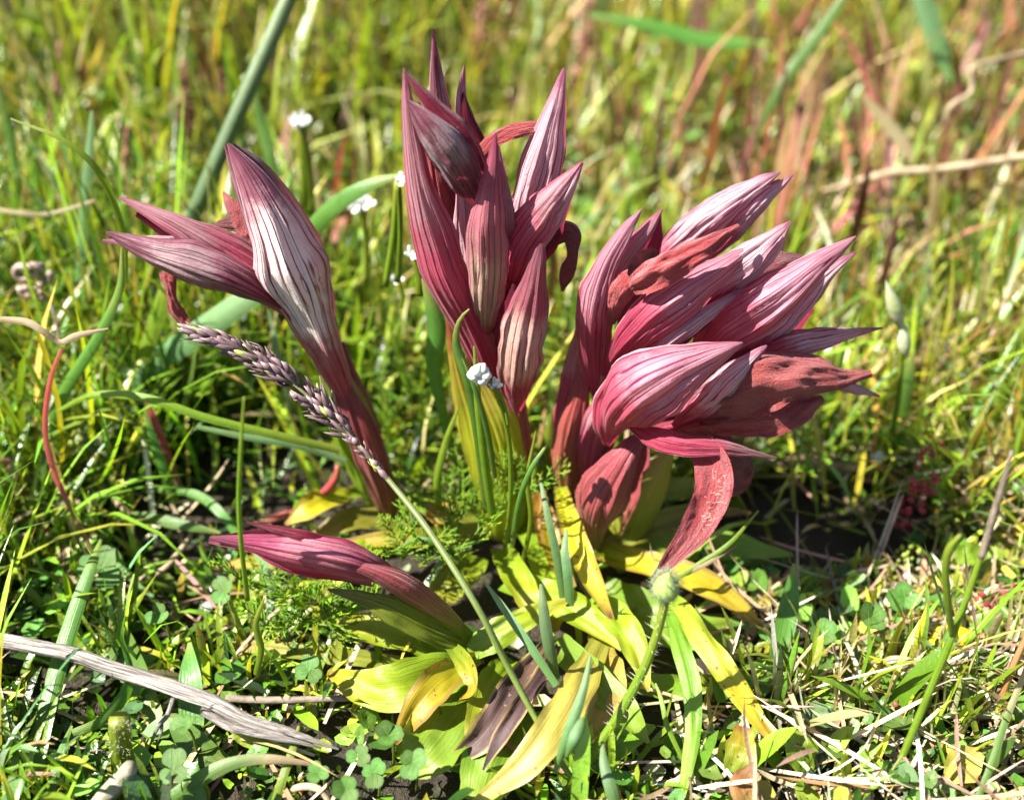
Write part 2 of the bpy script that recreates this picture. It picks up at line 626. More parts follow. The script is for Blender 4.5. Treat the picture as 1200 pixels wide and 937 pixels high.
# ------------------------------------------------------------------ materials
V_DARK = (0.17, 0.012, 0.035)
M_PALE = petal_mat('sepal_pale', [(0.0, (0.30, 0.050, 0.065)), (0.26, (0.33, 0.062, 0.080)), (0.40, (0.33, 0.15, 0.155)), (0.72, (0.48, 0.33, 0.32)), (0.86, (0.24, 0.10, 0.12)), (1.0, (0.15, 0.04, 0.06))],
                   (0.10, 0.014, 0.030), 9, 0.95, (0.44, 0.30, 0.31), (0.66, 0.55, 0.52), (0.32, 0.72), 0.2, 0.38)
M_PINK = petal_mat('sepal_pink', [(0.0, (0.30, 0.028, 0.046)), (0.35, (0.35, 0.052, 0.076)), (0.7, (0.35, 0.10, 0.12)), (1.0, (0.27, 0.07, 0.11))],
                   (0.12, 0.006, 0.028), 10, 0.95, (0.36, 0.16, 0.18), (0.36, 0.19, 0.20), (0.55, 0.9))
M_ROSE = petal_mat('sepal_rose', [(0.0, (0.32, 0.034, 0.054)), (0.4, (0.34, 0.070, 0.094)), (0.75, (0.33, 0.12, 0.145)), (1.0, (0.28, 0.12, 0.17))],
                   (0.12, 0.008, 0.034), 10, 0.95, (0.42, 0.27, 0.30), (0.41, 0.20, 0.235), (0.45, 0.92))
M_LILAC = petal_mat('sepal_lilac', [(0.0, (0.32, 0.05, 0.08)), (0.35, (0.33, 0.12, 0.145)), (0.7, (0.46, 0.28, 0.30)), (1.0, (0.28, 0.08, 0.14))],
                    (0.14, 0.014, 0.05), 9, 0.95, (0.46, 0.33, 0.36), (0.50, 0.34, 0.365), (0.26, 0.82))
M_MAROON = petal_mat('sepal_maroon', [(0.0, (0.18, 0.012, 0.024)), (0.5, (0.14, 0.011, 0.022)), (1.0, (0.10, 0.011, 0.022))],
                     (0.03, 0.004, 0.010), 8, 0.8, (0.22, 0.03, 0.05), None)
M_GREY = petal_mat('sepal_grey', [(0.0, (0.17, 0.018, 0.034)), (0.3, (0.16, 0.028, 0.044)), (0.65, (0.17, 0.062, 0.078)), (1.0, (0.09, 0.012, 0.025))],
                   (0.04, 0.005, 0.014), 7, 0.9, (0.22, 0.10, 0.12), (0.24, 0.155, 0.16), (0.42, 0.72), 0.16, 0.38)
M_BEIGE = petal_mat('sepal_beige', [(0.0, (0.26, 0.030, 0.046)), (0.18, (0.32, 0.15, 0.12)), (0.45, (0.32, 0.18, 0.155)), (0.75, (0.31, 0.10, 0.12)), (1.0, (0.16, 0.025, 0.05))],
                    (0.10, 0.012, 0.026), 8, 0.95, (0.30, 0.10, 0.12), (0.36, 0.28, 0.20), (0.14, 0.42))
M_BUFF_SHADED = petal_mat('bract_buff_shaded', [(0.0, (0.34, 0.055, 0.065)), (0.22, (0.30, 0.036, 0.052)), (0.34, (0.42, 0.27, 0.21)), (0.58, (0.40, 0.27, 0.22)), (0.70, (0.20, 0.065, 0.07)), (1.0, (0.13, 0.04, 0.05))],  # dark upper stops paint the shadow cast by the hood above
                   (0.09, 0.012, 0.03), 7, 0.85, (0.24, 0.08, 0.10), None)
M_BROWN = petal_mat('bract_brown', [(0.0, (0.22, 0.15, 0.035)), (0.14, (0.26, 0.10, 0.055)), (0.35, (0.21, 0.060, 0.048)), (0.7, (0.19, 0.042, 0.042)), (1.0, (0.24, 0.042, 0.055))],
                    (0.07, 0.012, 0.014), 9, 0.55, None, None, trans=0.22, glow=0.12)
M_RUST = petal_mat('bract_rust', [(0.0, (0.20, 0.22, 0.025)), (0.16, (0.28, 0.17, 0.05)), (0.45, (0.28, 0.095, 0.06)), (1.0, (0.29, 0.055, 0.06))],
                   (0.13, 0.02, 0.025), 7, 0.55, None, None, trans=0.22, glow=0.12)
M_BUD = petal_mat('bract_bud', [(0.0, (0.20, 0.19, 0.025)), (0.25, (0.24, 0.13, 0.055)), (0.5, (0.22, 0.065, 0.055)), (1.0, (0.20, 0.036, 0.045))],
                  (0.10, 0.012, 0.020), 6, 0.45, None, None, trans=0.15, glow=0.1)
M_SHOOT = petal_mat('sepal_shoot', [(0.0, (0.20, 0.10, 0.08)), (0.12, (0.30, 0.15, 0.14)), (0.35, (0.30, 0.040, 0.080)), (0.8, (0.22, 0.035, 0.070)), (1.0, (0.15, 0.04, 0.06))],
                    (0.05, 0.006, 0.02), 6, 0.95, None, (0.40, 0.15, 0.18), (0.3, 0.6))
M_SPATHE = leaf_mat('spathe_green', [(0.0, (0.40, 0.52, 0.035)), (0.5, (0.46, 0.54, 0.035)), (0.75, (0.42, 0.36, 0.05)), (0.9, (0.36, 0.14, 0.05)), (1.0, (0.26, 0.08, 0.05))], trans=0.6)
M_SPATHE2 = leaf_mat('spathe_dull', [(0.0, (0.225, 0.300, 0.022)), (0.6, (0.180, 0.240, 0.022)), (1.0, (0.120, 0.105, 0.022))], trans=0.45)
M_LIP = velvet_mat('lip_red', (0.34, 0.020, 0.024), (0.42, 0.036, 0.038), (0.18, 0.010, 0.014))
M_LIPBRICK = velvet_mat('lip_brick', (0.36, 0.052, 0.046), (0.30, 0.032, 0.032), (0.14, 0.012, 0.014), 0.65, 0.25)
M_LIPDARK = velvet_mat('lip_dark', (0.14, 0.012, 0.016), (0.20, 0.022, 0.026), (0.05, 0.006, 0.008))
M_LIPROSE = velvet_mat('lip_rose', (0.40, 0.036, 0.044), (0.30, 0.022, 0.030), (0.10, 0.010, 0.014))
M_THROAT_SHADE = plain_mat('throat_shade', (0.012, 0.003, 0.004), (0.03, 0.004, 0.006), rough=1.0, spec=0.05)  # near-black colour stands in for shade inside the flower
L_YEL = leaf_mat('leaf_yellow', [(0.0, (0.150, 0.237, 0.015)), (0.22, (0.325, 0.325, 0.015)), (0.6, (0.450, 0.362, 0.015)), (0.86, (0.450, 0.325, 0.031)), (0.95, (0.275, 0.138, 0.031)), (1.0, (0.150, 0.062, 0.025))], (0.12, 0.055, 0.02), 0.4, 0.42, edge=(0.30, 0.20, 0.04))
L_LIME = leaf_mat('leaf_lime', [(0.0, (0.174, 0.290, 0.015)), (0.55, (0.261, 0.334, 0.015)), (0.9, (0.348, 0.326, 0.029)), (1.0, (0.261, 0.160, 0.029))], (0.20, 0.10, 0.03), 0.1, 0.42)
L_YELSPOT = leaf_mat('leaf_yellow_spotted', [(0.0, (0.170, 0.264, 0.019)), (0.45, (0.295, 0.325, 0.024)), (0.85, (0.403, 0.325, 0.024)), (1.0, (0.279, 0.140, 0.024))], (0.12, 0.055, 0.02), 0.6, 0.4)
L_GREEN = leaf_mat('leaf_green', [(0.0, (0.149, 0.253, 0.023)), (0.7, (0.184, 0.322, 0.029)), (1.0, (0.253, 0.345, 0.034))], None, 0, 0.42)
L_OLIVE = leaf_mat('leaf_olive', [(0.0, (0.180, 0.208, 0.023)), (0.6, (0.234, 0.234, 0.026)), (1.0, (0.306, 0.198, 0.046))], (0.10, 0.06, 0.02), 0.3, 0.4)
L_TAN = leaf_mat('leaf_tan', [(0.0, (0.264, 0.251, 0.040)), (0.4, (0.370, 0.290, 0.053)), (1.0, (0.409, 0.330, 0.092))], (0.25, 0.13, 0.05), 0.4, 0.35)
L_BLACK = leaf_mat('leaf_black', [(0.0, (0.10, 0.055, 0.03)), (0.4, (0.035, 0.016, 0.014)), (0.7, (0.07, 0.035, 0.03)), (1.0, (0.03, 0.014, 0.012))], (0.16, 0.09, 0.07), 0.5, 0.05, 0.6, edge=(0.30, 0.21, 0.07))
L_ORANGE = leaf_mat('leaf_orange', [(0.0, (0.252, 0.144, 0.012)), (1.0, (0.312, 0.162, 0.018))], (0.2, 0.08, 0.02), 0.4, 0.35)
G_GREEN = leaf_mat('grass_green', [(0.0, (0.136, 0.192, 0.040)), (0.3, (0.080, 0.176, 0.024)), (0.8, (0.096, 0.216, 0.036)), (1.0, (0.224, 0.264, 0.056))], None, 0, 0.38, 0.34, lines=14)
G_BLUE = leaf_mat('grass_glaucous', [(0.0, (0.096, 0.176, 0.040)), (0.5, (0.096, 0.184, 0.068)), (1.0, (0.144, 0.216, 0.088))], None, 0, 0.3, 0.5, lines=12)
G_LIME = leaf_mat('grass_lime', [(0.0, (0.163, 0.234, 0.019)), (0.6, (0.169, 0.260, 0.019)), (1.0, (0.234, 0.273, 0.033))], None, 0, 0.45, 0.35, lines=12)
G_STRAW = leaf_mat('grass_straw', [(0.0, (0.276, 0.204, 0.096)), (0.6, (0.330, 0.264, 0.150)), (1.0, (0.300, 0.192, 0.108))], (0.25, 0.12, 0.05), 0.3, 0.3, 0.5, lines=16)
G_RED = leaf_mat('grass_red', [(0.0, (0.18, 0.16, 0.07)), (0.35, (0.36, 0.07, 0.07)), (0.75, (0.34, 0.05, 0.05)), (1.0, (0.30, 0.09, 0.05))], None, 0, 0.25, 0.4, lines=10)
G_ORANGE = leaf_mat('grass_orange', [(0.0, (0.195, 0.156, 0.039)), (0.5, (0.312, 0.130, 0.039)), (1.0, (0.358, 0.195, 0.104))], None, 0, 0.3, 0.45, lines=10)
G_BLUSH = leaf_mat('grass_drying', [(0.0, (0.075, 0.150, 0.022)), (0.55, (0.135, 0.195, 0.053)), (0.75, (0.315, 0.270, 0.150)), (1.0, (0.345, 0.165, 0.120))], None, 0, 0.35, 0.45, lines=12)
M_WOOD = plain_mat('grey_wood', (0.10, 0.085, 0.072), (0.42, 0.375, 0.335), rough=0.85, bump=1.0, stretch=(26.0, 7.0, 1.0))
M_TWIG = plain_mat('dark_twig', (0.10, 0.075, 0.055), (0.19, 0.15, 0.11), 500, 0.8)
M_STRAWT = plain_mat('straw_twig', (0.34, 0.26, 0.16), (0.18, 0.125, 0.07), 260, 0.7)
M_WHITE = plain_mat('petal_white', (0.72, 0.72, 0.68), (0.62, 0.64, 0.58), 300, 0.55, 0.25)
M_HAIR = plain_mat('plant_hair', (0.62, 0.58, 0.46), (0.55, 0.50, 0.38), 300, 0.5, 0.3)
M_HAIRRED = plain_mat('hair_red', (0.36, 0.10, 0.08), (0.45, 0.18, 0.14), 300, 0.5, 0.3)
M_HAIRD = plain_mat('fuzz_green', (0.30, 0.36, 0.24), (0.20, 0.27, 0.14), 300, 0.5, 0.3)
M_CLOVER = leaf_mat('clover_green', [(0.0, (0.064, 0.144, 0.016)), (0.45, (0.080, 0.192, 0.024)), (0.6, (0.112, 0.216, 0.048)), (1.0, (0.064, 0.160, 0.016))], (0.2, 0.16, 0.05), 0.2, 0.38, 0.6, lines=20)
M_FEATHER = plain_mat('feather_green', (0.24, 0.36, 0.018), (0.13, 0.27, 0.014), 200, 0.45, 0.4)
M_SPIKELET = leaf_mat('spikelet_purple', [(0.0, (0.18, 0.18, 0.07)), (0.3, (0.14, 0.085, 0.09)), (0.7, (0.19, 0.115, 0.13)), (0.92, (0.36, 0.28, 0.27)), (1.0, (0.6, 0.52, 0.46))], None, 0, 0.15, 0.5, lines=8)
M_SPIKEGREEN = leaf_mat('spikelet_green', [(0.0, (0.30, 0.38, 0.06)), (0.7, (0.38, 0.42, 0.10)), (1.0, (0.66, 0.60, 0.48))], None, 0, 0.2, 0.5, lines=8)
M_SEEDRED = plain_mat('seed_rust', (0.34, 0.17, 0.12), (0.24, 0.085, 0.065), 220, 0.7, 0.15)
M_SEDUM = plain_mat('stonecrop_red', (0.42, 0.05, 0.07), (0.26, 0.025, 0.04), 260, 0.4, 0.2)
M_SEDUMG = plain_mat('stonecrop_lime', (0.22, 0.32, 0.04), (0.32, 0.32, 0.06), 260, 0.4, 0.25)
M_POD = plain_mat('pod_brown', (0.20, 0.13, 0.10), (0.36, 0.27, 0.23), 420, 0.6, 0.1)
M_INSECT = plain_mat('insect_black', (0.012, 0.010, 0.010), (0.03, 0.025, 0.02), 300, 0.35)
M_YPETAL = plain_mat('petal_yellow', (0.70, 0.60, 0.01), (0.62, 0.50, 0.01), 300, 0.5, 0.35)

# ------------------------------------------------------------------ the ground
def soil_material():
    m, nt, out = new_mat('soil')
    t = NT(nt)
    gen = t.n('ShaderNodeTexCoord').outputs['Object']
    a = t.noise(gen, 30.0, 6, 0.65)
    b = t.noise(gen, 240.0, 5, 0.7)
    c = t.noise(gen, 900.0, 4, 0.7)
    col = t.mix(t.smooth(a, 0.35, 0.65), (0.030, 0.021, 0.013), (0.065, 0.045, 0.027))
    col = t.mix(t.smooth(b, 0.50, 0.64, 0.0, 0.8), col, (0.035, 0.045, 0.012))
    col = t.mix(t.smooth(c, 0.58, 0.70, 0.0, 0.8), col, (0.14, 0.10, 0.06))
    p = t.n('ShaderNodeBsdfPrincipled')
    t.link(col, p.inputs['Base Color'])
    p.inputs['Roughness'].default_value = 0.95
    t.link(t.bump(t.math('ADD', t.math('MULTIPLY', b, 1.5), c), 1.0, 0.003), p.inputs['Normal'])
    t.link(p.outputs[0], out.inputs['Surface'])
    return m


def axis(lo, hi, fine, far):
    core = np.arange(lo, hi + fine / 2, fine)
    grow, s, x = [], fine, 0.0
    while x < far:
        s *= 1.35
        x += s
        grow.append(x)
    g = np.array(grow)
    return np.concatenate([lo - g[::-1], core, hi + g])


gx, gy = axis(-0.22, 0.22, 0.004, 30.0), axis(-0.12, 0.36, 0.004, 30.0)
GX, GY = np.meshgrid(gx, gy)
GZ = ground_z(GX, GY)
gv = np.stack([GX, GY, GZ], -1).reshape(-1, 3)
nx, ny = len(gx), len(gy)
gf = [(j * nx + i, j * nx + i + 1, (j + 1) * nx + i + 1, (j + 1) * nx + i) for j in range(ny - 1) for i in range(nx - 1)]
ground = mesh_obj('ground', gv, gf, soil_material())
ground['kind'] = 'structure'
ground['label'] = 'dark crumbly soil under the meadow plants'


# ------------------------------------------------------------------ the uncountable meadow: blades, leaflets, straw, crumbs
def bulk_mesh(name, V, F4, C, mat, label, cat):
    me = bpy.data.meshes.new(name)
    nv, nf = len(V), len(F4)
    me.vertices.add(nv)
    me.vertices.foreach_set('co', np.ascontiguousarray(V, dtype=np.float32).ravel())
    me.loops.add(nf * 4)
    me.loops.foreach_set('vertex_index', np.ascontiguousarray(F4, dtype=np.int32).ravel())
    me.polygons.add(nf)
    me.polygons.foreach_set('loop_start', np.arange(0, nf * 4, 4, dtype=np.int32))
    me.polygons.foreach_set('loop_total', np.full(nf, 4, dtype=np.int32))
    me.polygons.foreach_set('use_smooth', np.ones(nf, dtype=bool))
    ca = me.color_attributes.new('Col', 'FLOAT_COLOR', 'POINT')
    ca.data.foreach_set('color', np.hstack([C, np.ones((nv, 1))]).astype(np.float32).ravel())
    me.update(calc_edges=True)
    me.validate()
    me.materials.append(mat)
    o = bpy.data.objects.new(name, me)
    COL.objects.link(o)
    o['kind'] = 'stuff'
    o['label'] = label
    o['category'] = cat
    return o


def blades(x, y, L, w, az, lean, curl, col, tipcol=None, nseg=5, lift=0.0, fold=0.25):
    """ribbons with a shallow V section that rise from the ground and bend over; all arguments arrays"""
    n = len(x)
    s = np.linspace(0, 1, nseg + 1)
    th = lean[:, None] + curl[:, None] * s[None, :] ** 1.4          # angle from the vertical
    ds = L[:, None] / nseg
    hx = np.cumsum(np.sin(th) * ds, 1) - np.sin(th) * ds
    hz = np.cumsum(np.cos(th) * ds, 1) - np.cos(th) * ds
    ca, sa = np.cos(az)[:, None], np.sin(az)[:, None]
    px_, py_ = x[:, None] + hx * ca, y[:, None] + hx * sa
    pz_ = np.maximum(ground_z(x, y)[:, None] + lift + hz, 0.0004)
    prof = np.minimum(1.0, 3.2 * (1 - s) ** 0.8) * (0.65 + 0.35 * np.minimum(1, s * 4))
    hw = 0.5 * w[:, None] * prof[None, :]
    bx, by = -sa, ca
    nxx, nyy, nzz = -np.cos(th) * ca, -np.cos(th) * sa, np.sin(th)
    Lf = np.stack([px_ + bx * hw + nxx * hw * fold, py_ + by * hw + nyy * hw * fold, pz_ + nzz * hw * fold], -1)
    Md = np.stack([px_, py_, pz_], -1)
    Rt = np.stack([px_ - bx * hw + nxx * hw * fold, py_ - by * hw + nyy * hw * fold, pz_ + nzz * hw * fold], -1)
    V = np.stack([Lf, Md, Rt], 2)
    k = (nseg + 1) * 3
    idx = np.arange(nseg)[:, None] * 3 + np.array([0, 1])[None, :]
    a = idx.ravel()
    q = np.stack([a, a + 1, a + 4, a + 3], -1)
    F = (q[None] + (np.arange(n) * k)[:, None, None]).reshape(-1, 4)
    tc = col * 1.0 if tipcol is None else tipcol
    C = col[:, None, :] * (1 - s[None, :, None] ** 2) + tc[:, None, :] * s[None, :, None] ** 2
    C = np.repeat(C[:, :, None, :], 3, 2).reshape(-1, 3)
    return V.reshape(-1, 3), F, C


def discs(x, y, z, r, tilt, az, col, k=8, cup=0.25, oval=1.0):
    """little rounded leaflets: a centre, an inner ring and a rim"""
    n = len(x)
    a = np.linspace(0, 2 * np.pi, k, endpoint=False)
    rim = np.stack([np.cos(a) * oval, np.sin(a)], -1)
    P = []
    for rr, zz in ((0.08, 0.0), (0.6, 0.10), (1.0, 0.0)):
        P.append(np.stack([rim[:, 0] * rr, rim[:, 1] * rr, np.full(k, zz + cup * rr * rr)], -1))
    P = np.concatenate(P)[None] * r[:, None, None]
    P = P * (1 + 0.12 * rng.standard_normal((n, P.shape[1], 1)))
    ct, st = np.cos(tilt)[:, None], np.sin(tilt)[:, None]
    X, Y, Z = P[..., 0], P[..., 1], P[..., 2]
    X, Z = X * ct + Z * st, -X * st + Z * ct
    c, s = np.cos(az)[:, None], np.sin(az)[:, None]
    V = np.stack([X * c - Y * s + x[:, None], X * s + Y * c + y[:, None], Z + z[:, None]], -1)
    j = np.arange(k)
    j2 = (j + 1) % k
    q = np.concatenate([np.stack([j + o, j2 + o, j2 + o + k, j + o + k], -1) for o in (0, k)])
    F = (q[None] + (np.arange(n) * 3 * k)[:, None, None]).reshape(-1, 4)
    C = np.repeat(col[:, None, :], 3 * k, 1).reshape(-1, 3)
    return V.reshape(-1, 3), F, C


def gather(parts):
    V, F, C, k = [], [], [], 0
    for v, f, c in parts:
        V.append(v)
        F.append(f + k)
        C.append(c)
        k += len(v)
    return np.vstack(V), np.vstack(F), np.vstack(C)


def palette(n, table):
    w = np.array([t[0] for t in table], float)
    c = np.array([t[1] for t in table])
    i = rng.choice(len(table), n, p=w / w.sum())
    out = c[i] * np.exp(0.38 * rng.standard_normal((n, 1))).clip(0.35, 1.9)
    return np.clip(0.92 * out * (1 + 0.10 * rng.standard_normal((n, 3))), 0.004, 0.7)


PAL_LUSH = [(4, (0.14, 0.27, 0.020)), (3, (0.22, 0.36, 0.024)), (1.6, (0.06, 0.14, 0.022)), (2.0, (0.31, 0.40, 0.03)), (0.7, (0.13, 0.23, 0.10)), (0.5, (0.45, 0.36, 0.18))]
PAL_DRY = [(3, (0.28, 0.36, 0.03)), (2.4, (0.40, 0.38, 0.04)), (1.0, (0.48, 0.32, 0.05)), (1.6, (0.46, 0.36, 0.15)), (0.8, (0.55, 0.45, 0.26)), (1.2, (0.13, 0.25, 0.03)), (0.5, (0.32, 0.16, 0.07))]
PAL_RUST = [(3, (0.30, 0.12, 0.07)), (2, (0.24, 0.08, 0.06)), (2, (0.42, 0.26, 0.13)), (1, (0.20, 0.10, 0.10)), (1, (0.22, 0.26, 0.05))]
PAL_STRAW = [(4, (0.46, 0.36, 0.22)), (3, (0.58, 0.48, 0.34)), (2, (0.30, 0.20, 0.12)), (1.4, (0.46, 0.27, 0.20)), (1, (0.22, 0.14, 0.09))]
PAL_COVER = [(4, (0.09, 0.20, 0.035)), (3, (0.15, 0.27, 0.04)), (2, (0.28, 0.36, 0.05)), (1, (0.16, 0.26, 0.12)), (0.6, (0.45, 0.42, 0.06))]


def clear_of_plants(x, y, pad=0.0):
    """True away from the orchids' crowns and the rosette they grow from"""
    a = ((x - 0.003) / (0.036 + pad)) ** 2 + ((y + 0.024) / (0.030 + pad)) ** 2 > 1
    b = ((x - 0.005) / (0.042 + pad)) ** 2 + ((y - 0.003) / (0.012 + pad)) ** 2 > 1
    return a & b


def scatter(n, x0, x1, y0, y1, fn=None):
    x = rng.uniform(x0, x1, n)
    y = rng.uniform(y0, y1, n)
    if fn is not None:
        k = fn(x, y)
        x, y = x[k], y[k]
    return x, y


def mixcols(x, y):
    """greener on the lush side of the clump, drier and yellower towards the stony side"""
    n = len(x)
    dry = rng.random(n) < np.clip(0.24 + x * 3.6 + 0.5 * (vnoise(x, y, 0.03, 21) - 0.5), 0.08, 0.9)
    c = palette(n, PAL_LUSH)
    c[dry] = palette(int(dry.sum()), PAL_DRY)
    return c


GRASSMAT = mass_mat('meadow_blades', 0.38, 0.30, 0.7)
U = rng.uniform


def vnoise(x, y, cell, seed):
    """smooth patches, 0 to 1"""
    g = np.random.default_rng(seed).random((64, 64))
    u, v = x / cell + 31.3, y / cell + 17.7
    i, j = np.floor(u).astype(int), np.floor(v).astype(int)
    a, b = u - i, v - j
    a, b = a * a * (3 - 2 * a), b * b * (3 - 2 * b)
    G = lambda p, q: g[p % 64, q % 64]
    return (G(i, j) * (1 - a) + G(i + 1, j) * a) * (1 - b) + (G(i, j + 1) * (1 - a) + G(i + 1, j + 1) * a) * b


def hollows(x, y):
    """the two dim bare hollows beside the clump"""
    h = ((x + 0.052) / 0.028) ** 2 + ((y - 0.012) / 0.019) ** 2 < 1
    return h | (((x - 0.062) / 0.024) ** 2 + ((y - 0.006) / 0.014) ** 2 < 1)


S0, S1_ = at_z(-60, 742, 14)[:2], at_z(392, 877, 9)[:2]


def trampled(x, y):
    """grass lies short along the stick and where the herbs grow thick"""
    d = S1_ - S0
    t_ = np.clip(((x - S0[0]) * d[0] + (y - S0[1]) * d[1]) / (d @ d), 0, 1)
    r = np.hypot(x - S0[0] - t_ * d[0], y - S0[1] - t_ * d[1])
    low = np.clip((r - 0.004) / 0.012, 0.2, 1)
    front = ((x > -0.09) & (x < -0.022) & (y > -0.030) & (y < 0.004)) | ((x > 0.03) & (x < 0.105) & (y > -0.032) & (y < -0.002))
    return low * np.where(front, 0.42, 1.0) * np.clip(0.55 + (y + 0.075) / 0.05, 0.5, 1) * (0.55 + 0.75 * vnoise(x, y, 0.012, 41))


# short turf round the orchids, in tufts with gaps
def tufted(x, y):
    k = (clear_of_plants(x, y, 0.0) | ((rng.random(len(x)) < 0.035) & (y < -0.012))) & (vnoise(x, y, 0.010, 1) * 0.7 + vnoise(x, y, 0.004, 2) * 0.5 > 0.42 + 0.3 * rng.random(len(x)) - 0.1)
    return k & ~(hollows(x, y) & (rng.random(len(x)) < 0.85))


x, y = scatter(27000, -0.19, 0.19, -0.085, 0.10, tufted)
n = len(x)
hmax = 0.007 + 0.015 * np.clip((y + 0.06) / 0.10, 0, 1) + 0.014 * np.clip((-x - 0.03) / 0.05, 0, 1) + 0.005 * np.clip((x - 0.06) / 0.06, 0, 1)
L = hmax * U(0.3, 2.0, n) * trampled(x, y)
bc = mixcols(x, y) * (0.6 + 0.75 * vnoise(x, y, 0.014, 51))[:, None]
tip = bc * 1.1
dry = rng.random(n) < 0.22
tip[dry] = palette(int(dry.sum()), PAL_DRY)
stony = (x > 0.04) & (y < 0.004) & (rng.random(n) < 0.40)
bc[stony] = palette(int(stony.sum()), PAL_STRAW) * 1.1
W = U(0.0004, 0.0014, n)
W[stony] *= 0.55
P1 = blades(x, y, L, W, U(0, 6.28, n), np.abs(rng.normal(0, 0.55, n)), rng.normal(0.6, 0.8, n), bc, tip, nseg=5)
# wider leaves
x, y = scatter(2400, -0.17, 0.17, -0.08, 0.10, lambda x, y: clear_of_plants(x, y, 0.006) & ~hollows(x, y) & ~((x > 0.045) & (y < 0.0) & (rng.random(len(x)) < 0.7)))
n = len(x)
P2 = blades(x, y, U(0.008, 0.026, n) * trampled(x, y), U(0.0012, 0.0036, n), U(0, 6.28, n), U(0.2, 1.1, n), U(0.2, 1.1, n), palette(n, PAL_LUSH), nseg=6)
bulk_mesh('turf', *gather([P1, P2]), GRASSMAT, 'short tangled green turf growing all round the orchids', 'grass')

# the taller meadow behind
x, y = scatter(36000, -0.45, 0.45, 0.030, 0.34, lambda x, y: (np.abs(x) < 0.14 + y * 0.75) & (vnoise(x, y, 0.016, 3) * 0.7 + vnoise(x, y, 0.006, 4) * 0.4 > 0.3 + 0.35 * rng.random(len(x))))
n = len(x)
side = np.clip(0.5 - x * 4.0, 0.35, 1.35)
L = (0.014 + 0.075 * np.clip(y - 0.02, 0, 0.32) / 0.32 * np.clip(side + 0.3, 0.5, 1.2) + 0.022 * np.clip(-x / 0.06, 0, 1)) * U(0.35, 1.4, n)
M1 = blades(x, y, L, U(0.0005, 0.0020, n), U(0, 6.28, n), np.abs(rng.normal(0, 0.5, n)), rng.normal(0.5, 0.8, n), mixcols(x, y), palette(n, PAL_DRY), nseg=5)
x, y = scatter(15000, -1.4, 1.4, 0.33, 1.6, lambda x, y: np.abs(x) < 0.2 + y * 0.8)
n = len(x)
M2 = blades(x, y, U(0.03, 0.10, n), U(0.0014, 0.0045, n), U(0, 6.28, n), np.abs(rng.normal(0, 0.5, n)), rng.normal(0.5, 0.8, n), mixcols(x * 0.4, y), nseg=4)
x, y = scatter(14000, -3.0, 3.0, 1.5, 4.0)
n = len(x)
M3 = blades(x, y, U(0.06, 0.18, n), U(0.004, 0.010, n), U(0, 6.28, n), np.abs(rng.normal(0, 0.25, n)), rng.normal(0.5, 0.5, n), mixcols(x * 0.1, y), nseg=3)
x, y = scatter(6000, -2.0, 2.0, -2.2, -0.14)
n = len(x)
M4 = blades(x, y, U(0.006, 0.020, n), U(0.0014, 0.004, n), U(0, 6.28, n), U(0.2, 0.9, n), U(0.2, 1.2, n), mixcols(x * 0.1, y), nseg=3)
bulk_mesh('meadow_grass', *gather([M1, M2, M3, M4]), GRASSMAT, 'taller meadow grass blurring into the distance behind the orchids', 'grass')

# rusty dead stalks standing among it
x, y = scatter(9000, -0.5, 0.5, 0.06, 0.7, lambda x, y: (np.abs(x) < 0.14 + y * 0.75) & (vnoise(x, y, 0.045, 8) > 0.50))
n = len(x)
D1 = blades(x, y, (0.02 + 0.085 * np.clip(y, 0, 0.3) / 0.3) * U(0.4, 1.3, n), U(0.0007, 0.0026, n), U(0, 6.28, n), np.abs(rng.normal(0, 0.35, n)), rng.normal(0.3, 0.6, n), palette(n, PAL_RUST), nseg=4)
x, y = scatter(11000, -0.1, 0.5, 0.03, 0.5, lambda x, y: (np.abs(x) < 0.14 + y * 0.75) & (rng.random(len(x)) < np.clip(0.15 + x * 3.5, 0.05, 1)))
n = len(x)
D2 = blades(x, y, U(0.012, 0.040, n), U(0.0005, 0.0014, n), U(0, 6.28, n), U(0.3, 1.6, n), rng.normal(0.2, 0.5, n), palette(n, PAL_STRAW), nseg=4, lift=0.004)
bulk_mesh('dead_stalks', *gather([D1, D2]), mass_mat('dead_blades', 0.22, 0.6, 0.3, (1.1, 1.0, 0.8)), 'rusty dead stalks standing through the meadow grass', 'dry grass')

# low rounded leaflets
x, y = scatter(8000, -0.19, 0.19, -0.085, 0.16, lambda x, y: clear_of_plants(x, y, 0.0) & (vnoise(x, y, 0.013, 11) > 0.45 - 0.25 * (x > 0.03)) & ~hollows(x, y))
n = len(x)
z = ground_z(x, y) + U(0.0008, 0.007, n)
K1 = discs(x, y, z, U(0.0007, 0.0021, n), rng.normal(0, 0.7, n), U(0, 6.28, n), palette(n, PAL_COVER), oval=1.5)
x, y = scatter(20000, -0.6, 0.6, 0.06, 0.7, lambda x, y: np.abs(x) < 0.16 + y * 0.75)
n = len(x)
z = ground_z(x, y) + U(0.002, 0.010, n) + U(0, 0.035, n) * np.clip(y / 0.25, 0, 1)
K2 = discs(x, y, z, U(0.0010, 0.0036, n), rng.normal(0, 0.6, n), U(0, 6.28, n), palette(n, PAL_COVER), oval=1.2)
bulk_mesh('ground_cover', *gather([K1, K2]), mass_mat('cover_leaflets', 0.35, 0.45), 'tiny rounded leaves carpeting the soil between the grass', 'ground cover')

